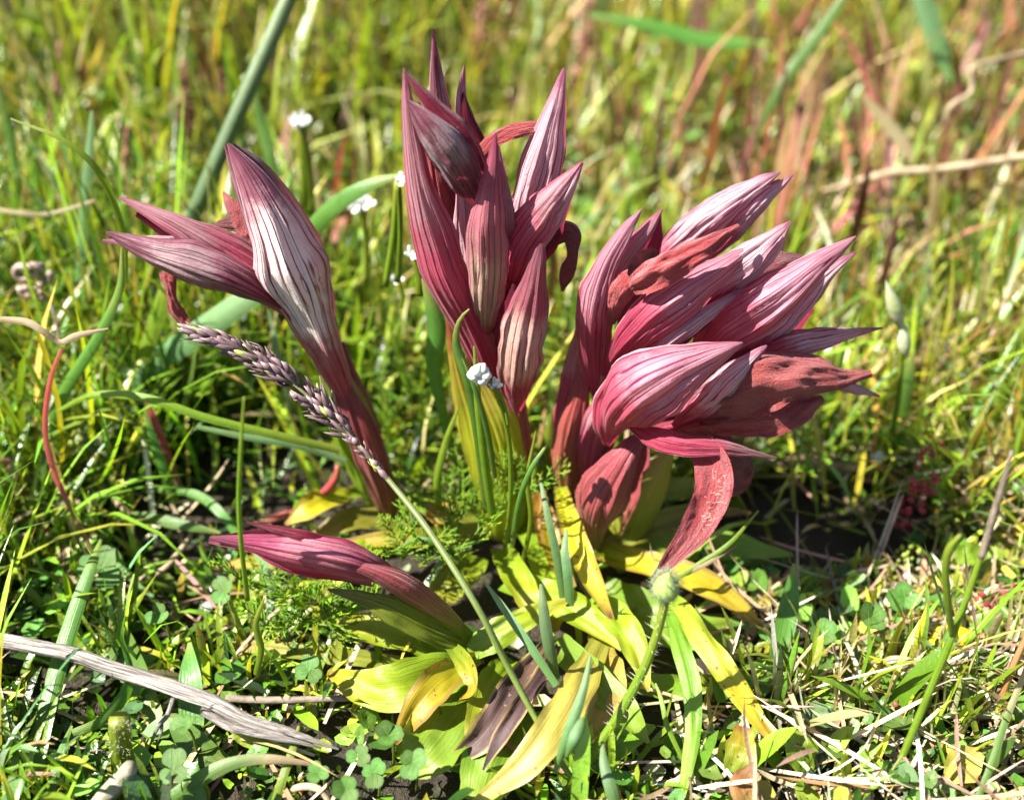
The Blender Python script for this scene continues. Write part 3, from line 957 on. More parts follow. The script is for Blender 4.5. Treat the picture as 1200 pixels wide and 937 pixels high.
# straw and crumbs on the soil
x, y = scatter(6500, -0.2, 0.2, -0.09, 0.14, lambda x, y: (rng.random(len(x)) < 0.22 + 0.78 * np.clip(x / 0.07, 0, 1)) & ~hollows(x, y) & clear_of_plants(x, y, 0.0))
n = len(x)
S1 = blades(x, y, U(0.004, 0.026, n), U(0.0003, 0.0010, n), U(0, 6.28, n), U(0.9, 1.7, n), rng.normal(0, 0.6, n), palette(n, PAL_STRAW), nseg=6, lift=0.004)
x, y = scatter(5000, -0.2, 0.22, -0.09, 0.14, lambda x, y: (rng.random(len(x)) < 0.12 + 0.88 * np.clip(x / 0.08, 0, 1)) & ~hollows(x, y))
n = len(x)
S2 = discs(x, y, ground_z(x, y) + U(0.0005, 0.003, n), U(0.0004, 0.0018, n), rng.normal(0, 0.8, n), U(0, 6.28, n), palette(n, PAL_STRAW), k=6, cup=0.6, oval=1.5)
bulk_mesh('leaf_litter', *gather([S1, S2]), mass_mat('litter_bits', 0.12, 0.7, 0.3, (1.0, 0.95, 0.8)), 'pale straw bits and dead leaf crumbs strewn on the soil', 'litter')

# ------------------------------------------------------------------ orchid with two open hoods (leaning stem)
base = at_z(462, 606, 1)
A = empty_thing('tongue_orchid', 'leaning tongue orchid with two pale pink hoods spreading from one brown-sheathed stem', 'orchid', base, 'tongue orchids in the clump')
tube(A, 'stem', [(470, 625, 2), (450, 560, 3), (420, 480, 4), (396, 430, 4)], [26, 28, 26, 18], L_LIME)
petal(A, 'bract', [(456, 606, 0), (438, 545, 0), (412, 480, 0), (384, 412, 1)], [20, 38, 36, 3], 150, M_BROWN, label='brown papery bract wrapping the stem')
petal(A, 'bract', [(452, 606, 5), (428, 560, 5), (398, 490, 5), (366, 395, 6)], [26, 34, 34, 3], 120, M_SPATHE2, roll=-20, label='green bract behind the stem')
petal(A, 'bract', [(460, 605, 3), (446, 545, 4), (422, 475, 5), (400, 400, 5)], [16, 26, 30, 6], 140, M_BROWN, roll=25)
h = petal(A, 'hood', [(424, 500, 2), (394, 440, 0), (368, 380, -1), (345, 326, -2), (320, 262, -2), (294, 210, -1), (267, 168, 0)],
          [18, 34, 50, 84, 72, 40, 3], 165, M_PALE, label='pale striped hood with dark veins', rough=0.06, nu=16, nv=36)
petal(h, 'sepal', [(420, 490, 3), (390, 440, 1), (352, 380, 0), (322, 326, -1), (296, 262, 0), (276, 210, 0), (263, 170, 0)],
      [14, 26, 34, 36, 30, 18, 2], 120, M_PINK, roll=-38)
petal(h, 'sepal', [(424, 490, 4), (400, 440, 4), (380, 380, 4), (368, 326, 4), (345, 262, 4), (310, 205, 3), (273, 168, 1)],
      [18, 30, 40, 52, 52, 36, 2], 160, M_GREY, roll=40)  # dark sepal colour paints the shade on this side of the hood
petal(h, 'lip', [(300, 285, 5), (283, 258, 6), (270, 240, 7), (262, 225, 9)], [30, 26, 16, 3], 60, M_LIP, roll=-20)
petal(h, 'lip', [(330, 290, 7), (292, 268, 7), (268, 262, 8), (250, 264, 9)], [30, 22, 16, 3], 60, M_LIPDARK, roll=-20)
h = petal(A, 'hood', [(368, 388, 3), (340, 356, 1), (300, 320, 0), (250, 288, -1), (205, 262, -1), (140, 231, 1)],
          [12, 34, 56, 50, 32, 3], 140, M_PINK, roll=10, label='pink hood pointing sideways', nu=14)
petal(h, 'sepal', [(352, 372, 1), (318, 350, -2), (280, 328, -4), (230, 309, -5), (175, 293, -4), (124, 272, -2)],
      [8, 22, 42, 52, 36, 3], 150, M_GREY, roll=-12, label='dark greyish outer sepal', nu=14)
petal(h, 'sepal', [(290, 330, -1), (240, 298, 0), (190, 286, 2), (120, 282, 3)], [20, 26, 22, 3], 110, M_LILAC)
petal(h, 'sepal', [(330, 360, 3), (280, 320, 5), (230, 285, 6), (160, 250, 5)], [16, 38, 40, 8], 130, M_MAROON, roll=150)
petal(h, 'lip', [(196, 318, 1), (200, 340, 0), (206, 362, 1), (218, 380, 1), (222, 397, 2)], [22, 14, 20, 15, 2], 70, M_LIP, twist=40, rough=0.3)

# ------------------------------------------------------------------ tall upright orchid
base = at_z(592, 622, 1)
B = empty_thing('tongue_orchid', 'tall upright tongue orchid with a crowded spike of striped pink and dark hoods', 'orchid', base, 'tongue orchids in the clump')
tube(B, 'stem', [(592, 628, 0), (592, 560, 1), (590, 480, 2), (580, 400, 2), (570, 320, 3)], [30, 32, 30, 26, 14], M_RUST)
petal(B, 'bract', [(588, 625, -4), (580, 560, -4), (560, 500, -4), (537, 430, -3), (522, 352, -2)], [46, 58, 48, 26, 2], 110, M_SPATHE, label='glowing yellow-green bract with orange tip', roll=-14)
petal(B, 'bract', [(600, 622, -3), (600, 560, -4), (588, 500, -4), (560, 440, -2), (548, 380, 0)], [30, 40, 40, 28, 3], 120, M_SPATHE)
petal(B, 'bract', [(607, 612, -1), (608, 560, -2), (606, 510, -2), (600, 450, -1), (588, 380, 0)], [26, 32, 34, 26, 4], 140, M_RUST, roll=12)
h = petal(B, 'hood', [(583, 480, -1), (568, 425, -3), (545, 372, -4), (517, 312, -5), (494, 232, -4), (480, 150, -2), (474, 80, 0)],
          [14, 34, 46, 56, 44, 24, 3], 130, M_PINK, label='long striped pink outer hood', nu=14, nv=36, roll=-15)
petal(h, 'sepal', [(570, 400, 2), (540, 330, 2), (515, 250, 2), (505, 190, 2), (490, 120, 3)], [26, 44, 42, 30, 4], 100, M_LIP)
petal(h, 'sepal', [(565, 400, 0), (556, 340, 0), (548, 280, 0), (545, 235, 0), (540, 195, 2)], [16, 30, 34, 26, 8], 110, M_LILAC)
h = petal(B, 'hood', [(545, 300, 4), (530, 220, 5), (520, 150, 6), (514, 100, 6), (507, 34, 7)], [30, 42, 36, 26, 2], 140, M_GREY, roll=30, label='dark pointed hood topping the spike')
petal(h, 'sepal', [(540, 300, 4), (522, 220, 4), (508, 150, 4), (506, 100, 5), (507, 45, 6)], [20, 28, 20, 12, 2], 110, M_PINK, roll=-35)
h = petal(B, 'hood', [(565, 300, 6), (556, 220, 7), (545, 160, 7), (540, 120, 7), (544, 77, 7)], [30, 36, 28, 18, 2], 120, M_LILAC, roll=-20)
petal(h, 'sepal', [(575, 290, 5), (570, 220, 6), (558, 165, 6), (548, 135, 6), (541, 102, 7)], [24, 34, 30, 18, 2], 130, M_MAROON, roll=25)
h = petal(B, 'hood', [(568, 250, 0), (560, 200, -4), (538, 158, -6), (510, 125, -6), (474, 84, -4)], [14, 30, 36, 26, 2], 130, M_MAROON, roll=18, label='dark maroon hood arching over the spike', nu=14)
petal(h, 'sepal', [(562, 238, -3), (550, 205, -7), (530, 172, -9), (505, 143, -9), (477, 117, -7)], [10, 32, 40, 28, 2], 140, M_GREY, roll=5, nu=14)
petal(h, 'sepal', [(558, 240, -3), (540, 214, -7), (518, 183, -8), (497, 156, -8), (479, 126, -7)], [10, 32, 36, 22, 2], 140, M_GREY, roll=-35, nu=14)
petal(h, 'sepal', [(556, 232, 0), (528, 200, -2), (505, 165, -3), (482, 130, -3)], [16, 40, 36, 4], 130, M_MAROON, roll=-60)
h = petal(B, 'hood', [(568, 400, -2), (569, 365, -5), (571, 315, -7), (571, 262, -8), (576, 205, -7), (581, 156, -5)], [8, 34, 50, 48, 24, 2], 150, M_BEIGE, label='central hood, beige below with fine stripes', nu=16, nv=32)
petal(h, 'sepal', [(578, 400, 0), (586, 350, -2), (594, 300, -3), (594, 255, -4), (590, 212, -3), (584, 170, -3)], [12, 30, 36, 30, 20, 2], 140, M_PINK, roll=40)
h = petal(B, 'hood', [(598, 360, 3), (604, 290, 3), (618, 235, 3), (634, 180, 3), (648, 130, 3), (661, 80, 4)], [14, 34, 50, 50, 30, 3], 120, M_LILAC, label='white-striped hood standing tall', roll=-22, nu=14, nv=32)
petal(h, 'sepal', [(604, 350, 4), (618, 290, 4), (636, 235, 5), (650, 180, 5), (657, 130, 5), (661, 84, 5)], [14, 34, 46, 40, 22, 2], 130, M_ROSE, roll=38)
h = petal(B, 'hood', [(592, 345, -1), (602, 298, -4), (624, 262, -5), (652, 226, -5), (682, 190, -3)], [14, 46, 52, 34, 3], 120, M_PINK, label='pink hood leaning out of the spike', nu=16, roll=-8)
petal(h, 'sepal', [(602, 335, -1), (620, 300, -4), (642, 264, -5), (664, 228, -5), (683, 191, -3)], [12, 26, 30, 22, 2], 110, M_LILAC, roll=30)
petal(h, 'sepal', [(598, 345, -1), (618, 300, -1), (645, 262, 0), (672, 215, -1)], [20, 44, 44, 8], 130, M_MAROON, roll=170)
l = petal(h, 'lip', [(630, 285, 0), (650, 274, 0), (668, 272, 0), (671, 298, 0), (664, 320, 0), (659, 341, 0)], [22, 28, 24, 13, 18, 4], 90, M_LIPDARK, rough=0.25)
petal(B, 'lip', [(560, 185, 4), (578, 165, 4), (600, 155, 4), (628, 150, 5), (650, 160, 6)], [18, 18, 19, 16, 10], 80, M_LIP, rough=0.2, label='bright red lip bridging two hoods')
petal(B, 'bract', [(606, 482, -7), (606, 450, -9), (611, 405, -11), (622, 350, -10), (634, 285, -7)], [10, 42, 56, 46, 10], 130, M_BUFF_SHADED, label='drooping buff bract, its upper part painted dark as the shadow of the hood above', nu=16, nv=32, roll=4)
petal(B, 'bract', [(603, 480, -4), (602, 440, -4), (600, 390, -4), (604, 330, -3)], [14, 34, 40, 20], 130, M_MAROON)

# ------------------------------------------------------------------ wide crowded orchid
base = at_z(690, 655, 1)
C = empty_thing('tongue_orchid', 'broad tongue orchid crowded with veined pink hoods and brick red velvety lips', 'orchid', base, 'tongue orchids in the clump')
tube(C, 'stem', [(690, 665, 2), (692, 600, 3), (700, 520, 4), (725, 440, 5), (770, 370, 6)], [40, 42, 40, 34, 16], M_RUST)
petal(C, 'bract', [(668, 600, -1), (663, 555, -3), (669, 505, -4), (680, 460, -3), (694, 412, -1)], [18, 36, 36, 26, 3], 140, M_RUST, label='rusty bract hugging the stem')
petal(C, 'bract', [(658, 560, 2), (658, 510, 1), (664, 460, 1), (676, 405, 1), (690, 350, 3)], [14, 22, 24, 20, 3], 130, M_PINK, roll=-20)
petal(C, 'bract', [(690, 600, 0), (686, 545, -3), (700, 490, -5), (722, 452, -5), (748, 425, -3)], [12, 32, 36, 28, 8], 130, M_PINK)
h = petal(C, 'hood', [(698, 466, -2), (692, 420, -5), (693, 362, -7), (706, 316, -7), (728, 277, -6), (752, 245, -4)], [8, 30, 38, 33, 24, 2], 150, M_ROSE, label='narrow hood curving up with an open mouth', nu=14, nv=32, roll=-12)
petal(h, 'sepal', [(710, 440, -3), (707, 385, -4), (714, 335, -5), (736, 297, -5), (758, 270, -4), (776, 245, -3)], [10, 26, 28, 26, 20, 2], 120, M_PINK, roll=8)
petal(h, 'sepal', [(735, 400, 1), (742, 350, 2), (752, 310, 2), (764, 280, 1), (773, 250, 0)], [20, 40, 40, 28, 4], -120, M_MAROON, label='dark hollow inside of the hood')
petal(h, 'throat', [(738, 330, -9), (748, 316, -10), (758, 304, -10), (768, 294, -8)], [10, 26, 26, 12], 60, M_THROAT_SHADE, label='black sheet standing in for the shade in the open throat')  # black sheet imitates the shade deep in the hood's mouth
petal(h, 'lip', [(714, 378, -6), (722, 352, -8), (734, 332, -9), (744, 318, -8)], [14, 26, 28, 14], 120, M_LIP, rough=0.2)
petal(h, 'lip', [(740, 336, -11), (766, 322, -13), (796, 306, -14), (830, 288, -13), (866, 264, -10)], [20, 38, 33, 26, 5], 80, M_LIP, rough=0.5, ruffle=0.15, label='bright red tongue lying over the next hood', keel=0.25)
h = petal(C, 'hood', [(715, 424, -7), (735, 398, -10), (764, 370, -12), (800, 344, -12), (840, 318, -10), (882, 290, -7)], [10, 38, 56, 56, 40, 6], 150, M_ROSE, label='full veined rose hood under the red tongue', nu=16, nv=32)
petal(h, 'sepal', [(800, 352, -6), (838, 326, -8), (872, 302, -8), (900, 280, -7), (927, 259, -5)], [20, 34, 38, 26, 2], 110, M_LILAC, roll=-20)
petal(h, 'sepal', [(830, 360, -4), (860, 335, -6), (890, 312, -6), (912, 287, -5), (925, 262, -4)], [20, 26, 24, 18, 2], 110, M_LILAC, roll=30)
petal(h, 'sepal', [(740, 420, -4), (780, 395, -6), (830, 355, -6), (880, 310, -5)], [24, 46, 46, 12], 140, M_MAROON, roll=160)
h = petal(C, 'hood', [(752, 330, 4), (780, 295, 5), (815, 265, 6), (855, 236, 6), (890, 214, 6), (914, 202, 7)], [12, 32, 42, 36, 22, 2], 130, M_LILAC, label='pale lilac hood, uppermost in the cluster', nu=14, roll=-10, nv=32)
petal(h, 'sepal', [(830, 300, 5), (862, 270, 6), (890, 240, 6), (912, 220, 7), (929, 205, 7)], [16, 28, 26, 16, 2], 120, M_LILAC, roll=32)
petal(h, 'sepal', [(800, 310, 8), (840, 275, 9), (880, 240, 9), (915, 212, 9)], [30, 46, 40, 6], 140, M_MAROON, roll=165)
petal(h, 'lip', [(860, 330, 3), (890, 316, 3), (915, 306, 3), (940, 304, 4)], [30, 32, 26, 10], 90, M_LIPDARK, rough=0.25)
h = petal(C, 'hood', [(812, 432, -4), (838, 396, -8), (872, 370, -10), (914, 342, -10), (956, 310, -8), (1003, 277, -5)], [14, 50, 66, 58, 36, 2], 150, M_ROSE, label='large lilac-rose hood sweeping upward', nu=16, nv=34, roll=-6)
petal(h, 'sepal', [(860, 425, -2), (900, 392, -4), (938, 358, -4), (970, 322, -3), (1004, 295, -2)], [24, 42, 42, 28, 2], 130, M_LILAC, roll=40)
petal(h, 'sepal', [(850, 430, 0), (890, 395, 2), (930, 355, 3), (985, 300, 1)], [30, 56, 56, 8], 140, M_MAROON, roll=160)
petal(h, 'sepal', [(732, 452, -10), (756, 425, -12), (792, 394, -13), (830, 366, -12), (874, 336, -9)], [10, 20, 22, 20, 3], 120, M_LILAC, roll=-10)
h = petal(C, 'hood', [(712, 520, -10), (718, 494, -14), (742, 466, -18), (780, 442, -20), (824, 421, -18), (870, 402, -14)], [12, 52, 88, 84, 50, 4], 150, M_ROSE, label='biggest veined hood facing out of the cluster', nu=20, nv=36)
petal(h, 'sepal', [(790, 500, -12), (826, 474, -14), (856, 446, -15), (880, 422, -14), (899, 405, -13)], [10, 40, 40, 24, 3], 100, M_LILAC, roll=28)
petal(h, 'sepal', [(740, 500, -8), (780, 476, -9), (830, 448, -9), (880, 410, -9)], [30, 70, 66, 10], 140, M_MAROON, roll=170)
l = petal(h, 'lip', [(800, 480, -8), (850, 464, -12), (895, 446, -14), (945, 440, -13), (985, 442, -12), (1021, 438, -10)], [40, 64, 76, 54, 26, 8], 70, M_LIPBRICK, rough=0.5, crumple=0.24, label='large brick red tongue with a wrinkled ridge', nu=22, nv=40, keel=0.35)
fuzz(l, 500, 0.00035, M_HAIRRED, parent=h)
l = petal(h, 'lip', [(800, 492, -8), (845, 492, -11), (890, 489, -13), (930, 482, -12), (964, 466, -10)], [26, 42, 50, 40, 8], 90, M_LIPBRICK, rough=0.4, crumple=0.24, label='hairy lower lobe of the brick red lip', roll=-25, nu=16, nv=30)
fuzz(l, 300, 0.0004, M_HAIRRED, parent=h)
sp = catmull(spine([(850, 502, -12), (900, 505, -13), (940, 495, -12), (960, 478, -10)]), 90)
hs = [p + rng.normal(0, 0.0006, 3) for p in sp]
hv, hf, hu = hair_geo(hs, [np.array([0.1, -0.5, -1.0]) + rng.normal(0, 0.4, 3) for _ in hs], rng.uniform(0.0008, 0.0020, len(hs)), 0.00005)
tag(mesh_obj('hair', hv, hf, M_HAIR, h, uvs=hu), None, None, kind='stuff')
h = petal(C, 'hood', [(880, 425, -4), (915, 408, -6), (955, 397, -6), (995, 390, -5), (1034, 384, -4)], [20, 36, 30, 16, 2], 120, M_LILAC, label='slim pointed sepal sticking out sideways', roll=-15)
petal(h, 'sepal', [(880, 432, -2), (920, 420, -4), (950, 408, -5), (985, 396, -4)], [16, 26, 22, 3], 120, M_MAROON, roll=30)
petal(C, 'sepal', [(960, 444, -5), (990, 452, -5), (1012, 458, -5), (1031, 464, -4)], [10, 14, 11, 2], 100, M_LILAC)
h = petal(C, 'hood', [(740, 500, -16), (768, 512, -20), (800, 520, -22), (850, 524, -22), (910, 536, -19)], [8, 28, 28, 22, 2], 110, M_PINK, label='small pink sepal laid flat above the hanging lip', facing=(-0.2, -0.45, 0.85))
petal(h, 'sepal', [(745, 500, -7), (780, 500, -9), (820, 506, -9), (870, 525, -8)], [20, 34, 36, 8], 110, M_MAROON, roll=10)  # maroon here paints the shade under the big hood
l = petal(h, 'lip', [(820, 520, -20), (836, 548, -25), (834, 582, -29), (814, 620, -31), (790, 650, -31), (763, 680, -30)], [30, 46, 44, 36, 22, 4], -60, M_LIPROSE, rough=0.2, label='hanging rose red lip with pale hairs', nu=16, nv=34, facing=(-0.35, -0.8, 0.45), keel=-0.3)
fuzz(l, 140, 0.0004, M_HAIRRED, parent=h)
petal(h, 'lip', [(860, 530, -12), (868, 548, -12), (862, 568, -12), (850, 580, -12)], [20, 30, 26, 10], 70, M_LIPDARK, rough=0.3, label='dark folded side lobe of the hanging lip')
sp = catmull(spine([(842, 556, -29), (840, 576, -31), (832, 598, -33), (823, 616, -33)]), 45)
hs = [p + rng.normal(0, 0.0007, 3) for p in sp]
hv, hf, hu = hair_geo(hs, [np.array([0.9, -0.6, 0.5]) + rng.normal(0, 0.35, 3) for _ in hs], rng.uniform(0.0007, 0.0016, len(hs)), 0.00005)
tag(mesh_obj('hair', hv, hf, M_HAIR, h, uvs=hu), None, None, kind='stuff')
bb = petal(C, 'bract', [(699, 644, -9), (696, 612, -12), (707, 578, -14), (728, 542, -14), (754, 505, -11)], [8, 48, 62, 46, 5], 160, M_BUD, back=False, label='plump closed bract, wine red with a yellow-green keel', nu=16, nv=32, keel=0.3)
fuzz(bb, 160, 0.00025, M_HAIR, 0.00004)
petal(C, 'bract', [(712, 650, -6), (712, 612, -7), (724, 575, -8), (745, 535, -8), (756, 508, -8)], [8, 44, 50, 38, 5], 160, M_BUD, roll=170)
petal(C, 'leaf', [(700, 720, -8), (720, 665, -6), (742, 610, -5), (766, 560, -3), (790, 520, 0)], [26, 52, 54, 40, 8], 70, L_OLIVE, label='upright olive leaf behind the closed bract', keel=0.2, roll=14)

# ------------------------------------------------------------------ low shoot with one closed hood
base = at_z(552, 757, 1)
D = empty_thing('tongue_orchid', 'low orchid shoot with a single closed maroon hood lying almost flat', 'orchid', base, 'tongue orchids in the clump')
tube(D, 'stem', [(556, 760, -33), (530, 732, -34), (500, 705, -34), (470, 688, -34)], [26, 22, 20, 14], L_LIME)
h = petal(D, 'hood', [(470, 690, -34), (440, 668, -37), (405, 655, -38), (360, 645, -38), (310, 638, -37), (246, 630, -35)], [18, 32, 42, 44, 30, 4], 160, M_SHOOT, label='closed maroon hood like a slim bud', nu=16, nv=34, facing=(0, -0.7, 0.7))
petal(h, 'sepal', [(440, 678, -33), (400, 660, -35), (350, 648, -36), (300, 634, -36), (244, 634, -34)], [20, 40, 46, 32, 4], 160, M_SHOOT, roll=180)
petal(h, 'sepal', [(400, 640, -36), (360, 631, -37), (325, 622, -36), (288, 611, -34)], [10, 18, 14, 2], 100, M_MAROON, roll=-20)
petal(D, 'bract', [(538, 732, -35), (505, 706, -37), (470, 684, -38.5), (430, 666, -39), (385, 652, -38.5)], [13, 25, 30, 20, 2], 150, M_BUD, label='brown bract clasping the closed hood', facing=(0, -0.7, 0.7))
petal(D, 'bract', [(556, 758, -35), (515, 740, -37), (465, 716, -38), (425, 700, -37), (384, 690, -34)], [24, 34, 34, 22, 2], -90, M_SPATHE2, label='boat-shaped green bract under the shoot', facing=(0.2, -0.5, 0.85))

# ------------------------------------------------------------------ leaves at the foot of the plants (depth = height above the soil, mm)
def leaf(parent, pts, w, mat, label=None, arc=-40, **kw):
    kw.setdefault('facing', (0, -0.45, 0.9))
    w = [x * 0.78 for x in w]
    kw.setdefault('ruffle', 0.10)
    kw.setdefault('keel', -0.22)
    return petal(parent, 'leaf', pts, w, arc, mat, zmode=True, label=label, rough=0.34, **kw)


leaf(C, [(655, 560, 16), (660, 585, 19), (672, 625, 19), (692, 675, 16), (721, 733, 10)], [12, 26, 36, 34, 3], L_YEL, 'clean yellow leaf folded down in front of the bract', keel=-0.25, roll=8)
leaf(C, [(640, 640, 10), (632, 600, 14), (630, 572, 17), (634, 552, 19)], [18, 26, 24, 6], L_ORANGE)
leaf(C, [(668, 690, 8), (650, 650, 12), (642, 610, 15), (634, 575, 17)], [20, 28, 26, 8], L_YEL)
leaf(B, [(590, 680, 8), (640, 695, 10), (690, 725, 10), (752, 774, 8)], [34, 48, 44, 3], L_LIME, 'lime leaf pointing down towards the hairy bud')
leaf(B, [(585, 640, 10), (600, 665, 12), (620, 700, 12), (640, 730, 9)], [30, 44, 40, 10], L_LIME)
leaf(D, [(548, 762, 8), (570, 750, 10), (600, 732, 12), (635, 715, 13), (673, 700, 13)], [30, 46, 42, 28, 3], L_LIME, 'pale-edged lime leaf crossing the middle of the rosette', keel=0.3)
leaf(D, [(560, 770, 8), (532, 785, 11), (505, 808, 12), (480, 842, 9), (464, 872, 5)], [20, 44, 52, 38, 3], L_YEL, 'bright yellow leaf curving to a point beside the clover', roll=-10)
leaf(D, [(530, 758, 12), (546, 780, 14), (552, 805, 13), (536, 822, 9)], [20, 30, 26, 6], L_YELSPOT, twist=60)
leaf(D, [(638, 755, 8), (615, 785, 10), (590, 825, 10), (560, 868, 8), (511, 903, 3)], [14, 32, 50, 42, 3], L_BLACK, 'blackened dry leaf with a tan rim', ruffle=0.2, roll=-10)
leaf(D, [(655, 755, 9), (635, 790, 12), (608, 830, 12), (585, 865, 10), (566, 902, 6)], [10, 22, 26, 22, 3], L_BLACK, ruffle=0.2)
leaf(C, [(705, 750, 7), (680, 800, 13), (655, 845, 14), (615, 895, 11), (545, 948, 4)], [30, 52, 56, 46, 4], L_TAN, 'long tan-yellow leaf reaching furthest down the rosette', keel=0.2)
leaf(C, [(700, 740, 6), (712, 790, 9), (706, 835, 8), (684, 868, 5)], [30, 50, 48, 10], L_TAN)
leaf(D, [(545, 785, 7), (500, 795, 9), (455, 806, 9), (415, 800, 8), (385, 788, 5)], [50, 74, 70, 46, 8], L_LIME, arc=-30)
leaf(D, [(560, 800, 5), (530, 840, 7), (500, 880, 7), (480, 905, 4)], [60, 100, 90, 20], L_GREEN, arc=-25)
leaf(D, [(610, 820, 5), (580, 880, 6), (560, 940, 4)], [80, 96, 60], L_GREEN, arc=-25)
leaf(A, [(420, 575, 10), (390, 582, 13), (360, 596, 14), (334, 614, 12)], [22, 36, 36, 5], L_YEL, 'sunlit yellow leaf stub beside the leaning stem')
leaf(A, [(480, 620, 5), (440, 605, 8), (400, 612, 9), (350, 640, 6)], [26, 40, 36, 6], L_OLIVE)
leaf(A, [(600, 622, 6), (550, 622, 8), (500, 629, 10), (450, 632, 11), (400, 634, 10)], [20, 28, 30, 26, 4], L_YELSPOT, 'narrow yellow-olive leaf lying across the feathery herb')
leaf(D, [(420, 668, 3), (360, 660, 5), (300, 658, 6), (246, 666, 5)], [18, 24, 22, 3], L_YEL, 'yellow leaf tip peeping from under the closed hood')
leaf(D, [(500, 785, 2), (430, 772, 4), (360, 764, 5), (300, 757, 5), (250, 756, 4)], [24, 26, 26, 22, 4], L_OLIVE, 'olive leaf with dull yellow edge lying flat')
leaf(C, [(690, 640, 6), (740, 655, 10), (790, 668, 12), (845, 694, 10), (902, 742, 5)], [30, 42, 44, 38, 3], L_YEL, 'yellow leaf reaching out beneath the hanging lip')
leaf(C, [(770, 685, 8), (800, 715, 12), (835, 765, 12), (870, 815, 9), (911, 874, 4)], [14, 32, 38, 38, 8], L_YELSPOT, 'yellow-green leaf with brown eaten spots', keel=0.35)
leaf(C, [(778, 695, 8), (795, 745, 12), (810, 800, 10), (812, 860, 6), (797, 940, 2)], [14, 28, 30, 24, 12], L_GREEN, 'strap of green leaf fading to yellow', keel=0.4)
leaf(C, [(720, 590, 9), (770, 575, 11), (820, 570, 11), (880, 560, 9)], [20, 34, 30, 4], L_LIME)
leaf(C, [(715, 640, 6), (770, 615, 8), (820, 600, 9), (880, 600, 8)], [26, 38, 32, 4], L_OLIVE)
leaf(C, [(720, 660, 3), (790, 640, 5), (860, 640, 6), (930, 650, 4)], [34, 52, 44, 5], L_GREEN)
leaf(C, [(700, 690, 2), (760, 720, 4), (820, 740, 4), (870, 730, 3)], [50, 70, 60, 10], L_GREEN)
leaf(C, [(690, 800, 2), (740, 800, 3), (800, 805, 3), (850, 795, 2)], [24, 34, 34, 16], L_GREEN)
leaf(C, [(660, 905, 2), (700, 882, 4), (735, 862, 5), (768, 850, 4)], [30, 52, 46, 4], L_GREEN, 'short broad green leaf below the hairy stalk')
leaf(B, [(560, 650, 5), (540, 670, 7), (520, 690, 6), (490, 715, 4)], [40, 56, 50, 6], L_LIME)
leaf(B, [(610, 600, 6), (640, 640, 8), (650, 690, 7), (650, 740, 5)], [50, 66, 60, 10], L_LIME)
leaf(B, [(575, 610, 5), (530, 600, 8), (490, 590, 9), (450, 600, 8)], [30, 36, 30, 4], L_OLIVE)
leaf(D, [(530, 770, 5), (480, 745, 8), (430, 735, 9), (380, 730, 7)], [34, 48, 44, 5], L_LIME)
leaf(D, [(600, 770, 6), (575, 800, 9), (560, 840, 9), (548, 880, 6)], [30, 44, 40, 6], L_LIME)
leaf(C, [(690, 700, 8), (720, 720, 11), (745, 760, 10), (760, 810, 6)], [34, 46, 42, 5], L_LIME)
leaf(C, [(650, 750, 7), (690, 790, 9), (730, 830, 8), (760, 870, 5)], [36, 50, 46, 6], L_GREEN)
leaf(A, [(470, 625, 7), (435, 640, 10), (405, 665, 9), (380, 700, 5)], [26, 36, 34, 5], L_LIME)

# ------------------------------------------------------------------ single grass leaves that stand out
def grass(label, pts, w, mat, zmode=False, arc=50, name='grass_leaf', cat='grass leaf', group=None, **kw):
    sp = spine(pts, zmode)
    loc = sp[0] if sp[0][2] < sp[-1][2] else sp[-1]
    kw.setdefault('nu', 4)
    kw.setdefault('nv', 30)
    o = petal(None, name, pts, w, arc, mat, zmode=zmode, loc=loc, rough=kw.pop('rough', 0.08), **kw)
    return tag(o, label, cat, group)


def stalk(label, pts, w, mat, zmode=False, name='grass_stalk', cat='stalk', group=None, nv=34, ns=9):
    sp = spine(pts, zmode)
    o = tube(None, name, pts, w, mat, zmode, nv, ns, loc=sp[0] if sp[0][2] < sp[-1][2] else sp[-1])
    return tag(o, label, cat, group)


stalk('thick glaucous grass stalk slanting up behind the two-hooded orchid', [(130, 478, 48), (180, 370, 52), (228, 250, 57), (280, 130, 66), (318, 45, 74), (350, -30, 82)], [15, 18, 20, 20, 20, 19], G_BLUE)
grass('broad hairy green leaf behind the red hanging lip', [(60, 495, 36), (120, 465, 32), (180, 425, 28), (240, 385, 24), (300, 342, 22), (330, 320, 22)], [10, 26, 30, 30, 26, 10], G_BLUE, arc=70)
grass('green leaf arching over between the two taller orchids', [(335, 345, 34), (350, 300, 32), (372, 262, 30), (405, 232, 28), (440, 214, 27), (480, 203, 26)], [10, 18, 22, 20, 14, 3], G_GREEN, arc=60)
grass('thin grass tip hooked at the upper end beside the side-pointing hood', [(146, 330, 8), (143, 270, 6), (118, 205, 4), (75, 165, 4), (12, 139, 5)], [10, 9, 8, 6, 2], G_LIME)
grass('dark green grass leaf curving down below the side-pointing hood', [(35, 590, 10), (52, 520, 8), (75, 460, 6), (115, 395, 5), (140, 340, 5), (143, 290, 6)], [12, 15, 16, 14, 10, 3], G_GREEN, arc=90)
grass('yellow-green arching grass leaf sagging behind the purple grass ear', [(66, 482, 2), (110, 463, -2), (170, 466, -5), (240, 489, -6), (320, 509, -5), (398, 527, -2)], [4, 8, 10, 10, 10, 9], G_LIME, arc=80)
grass('pale second grass leaf running just below the arching one', [(230, 500, 0), (290, 512, 0), (350, 522, 1), (405, 540, 2)], [5, 8, 9, 8], G_BLUE, arc=80)
stalk('needle-thin upright green grass stalk crossing the tip of the closed hood', [(290, 702, -41), (283, 640, -42), (280, 590, -42), (282, 530, -42), (286, 465, -41)], [6, 6, 6, 5, 2], G_LIME)
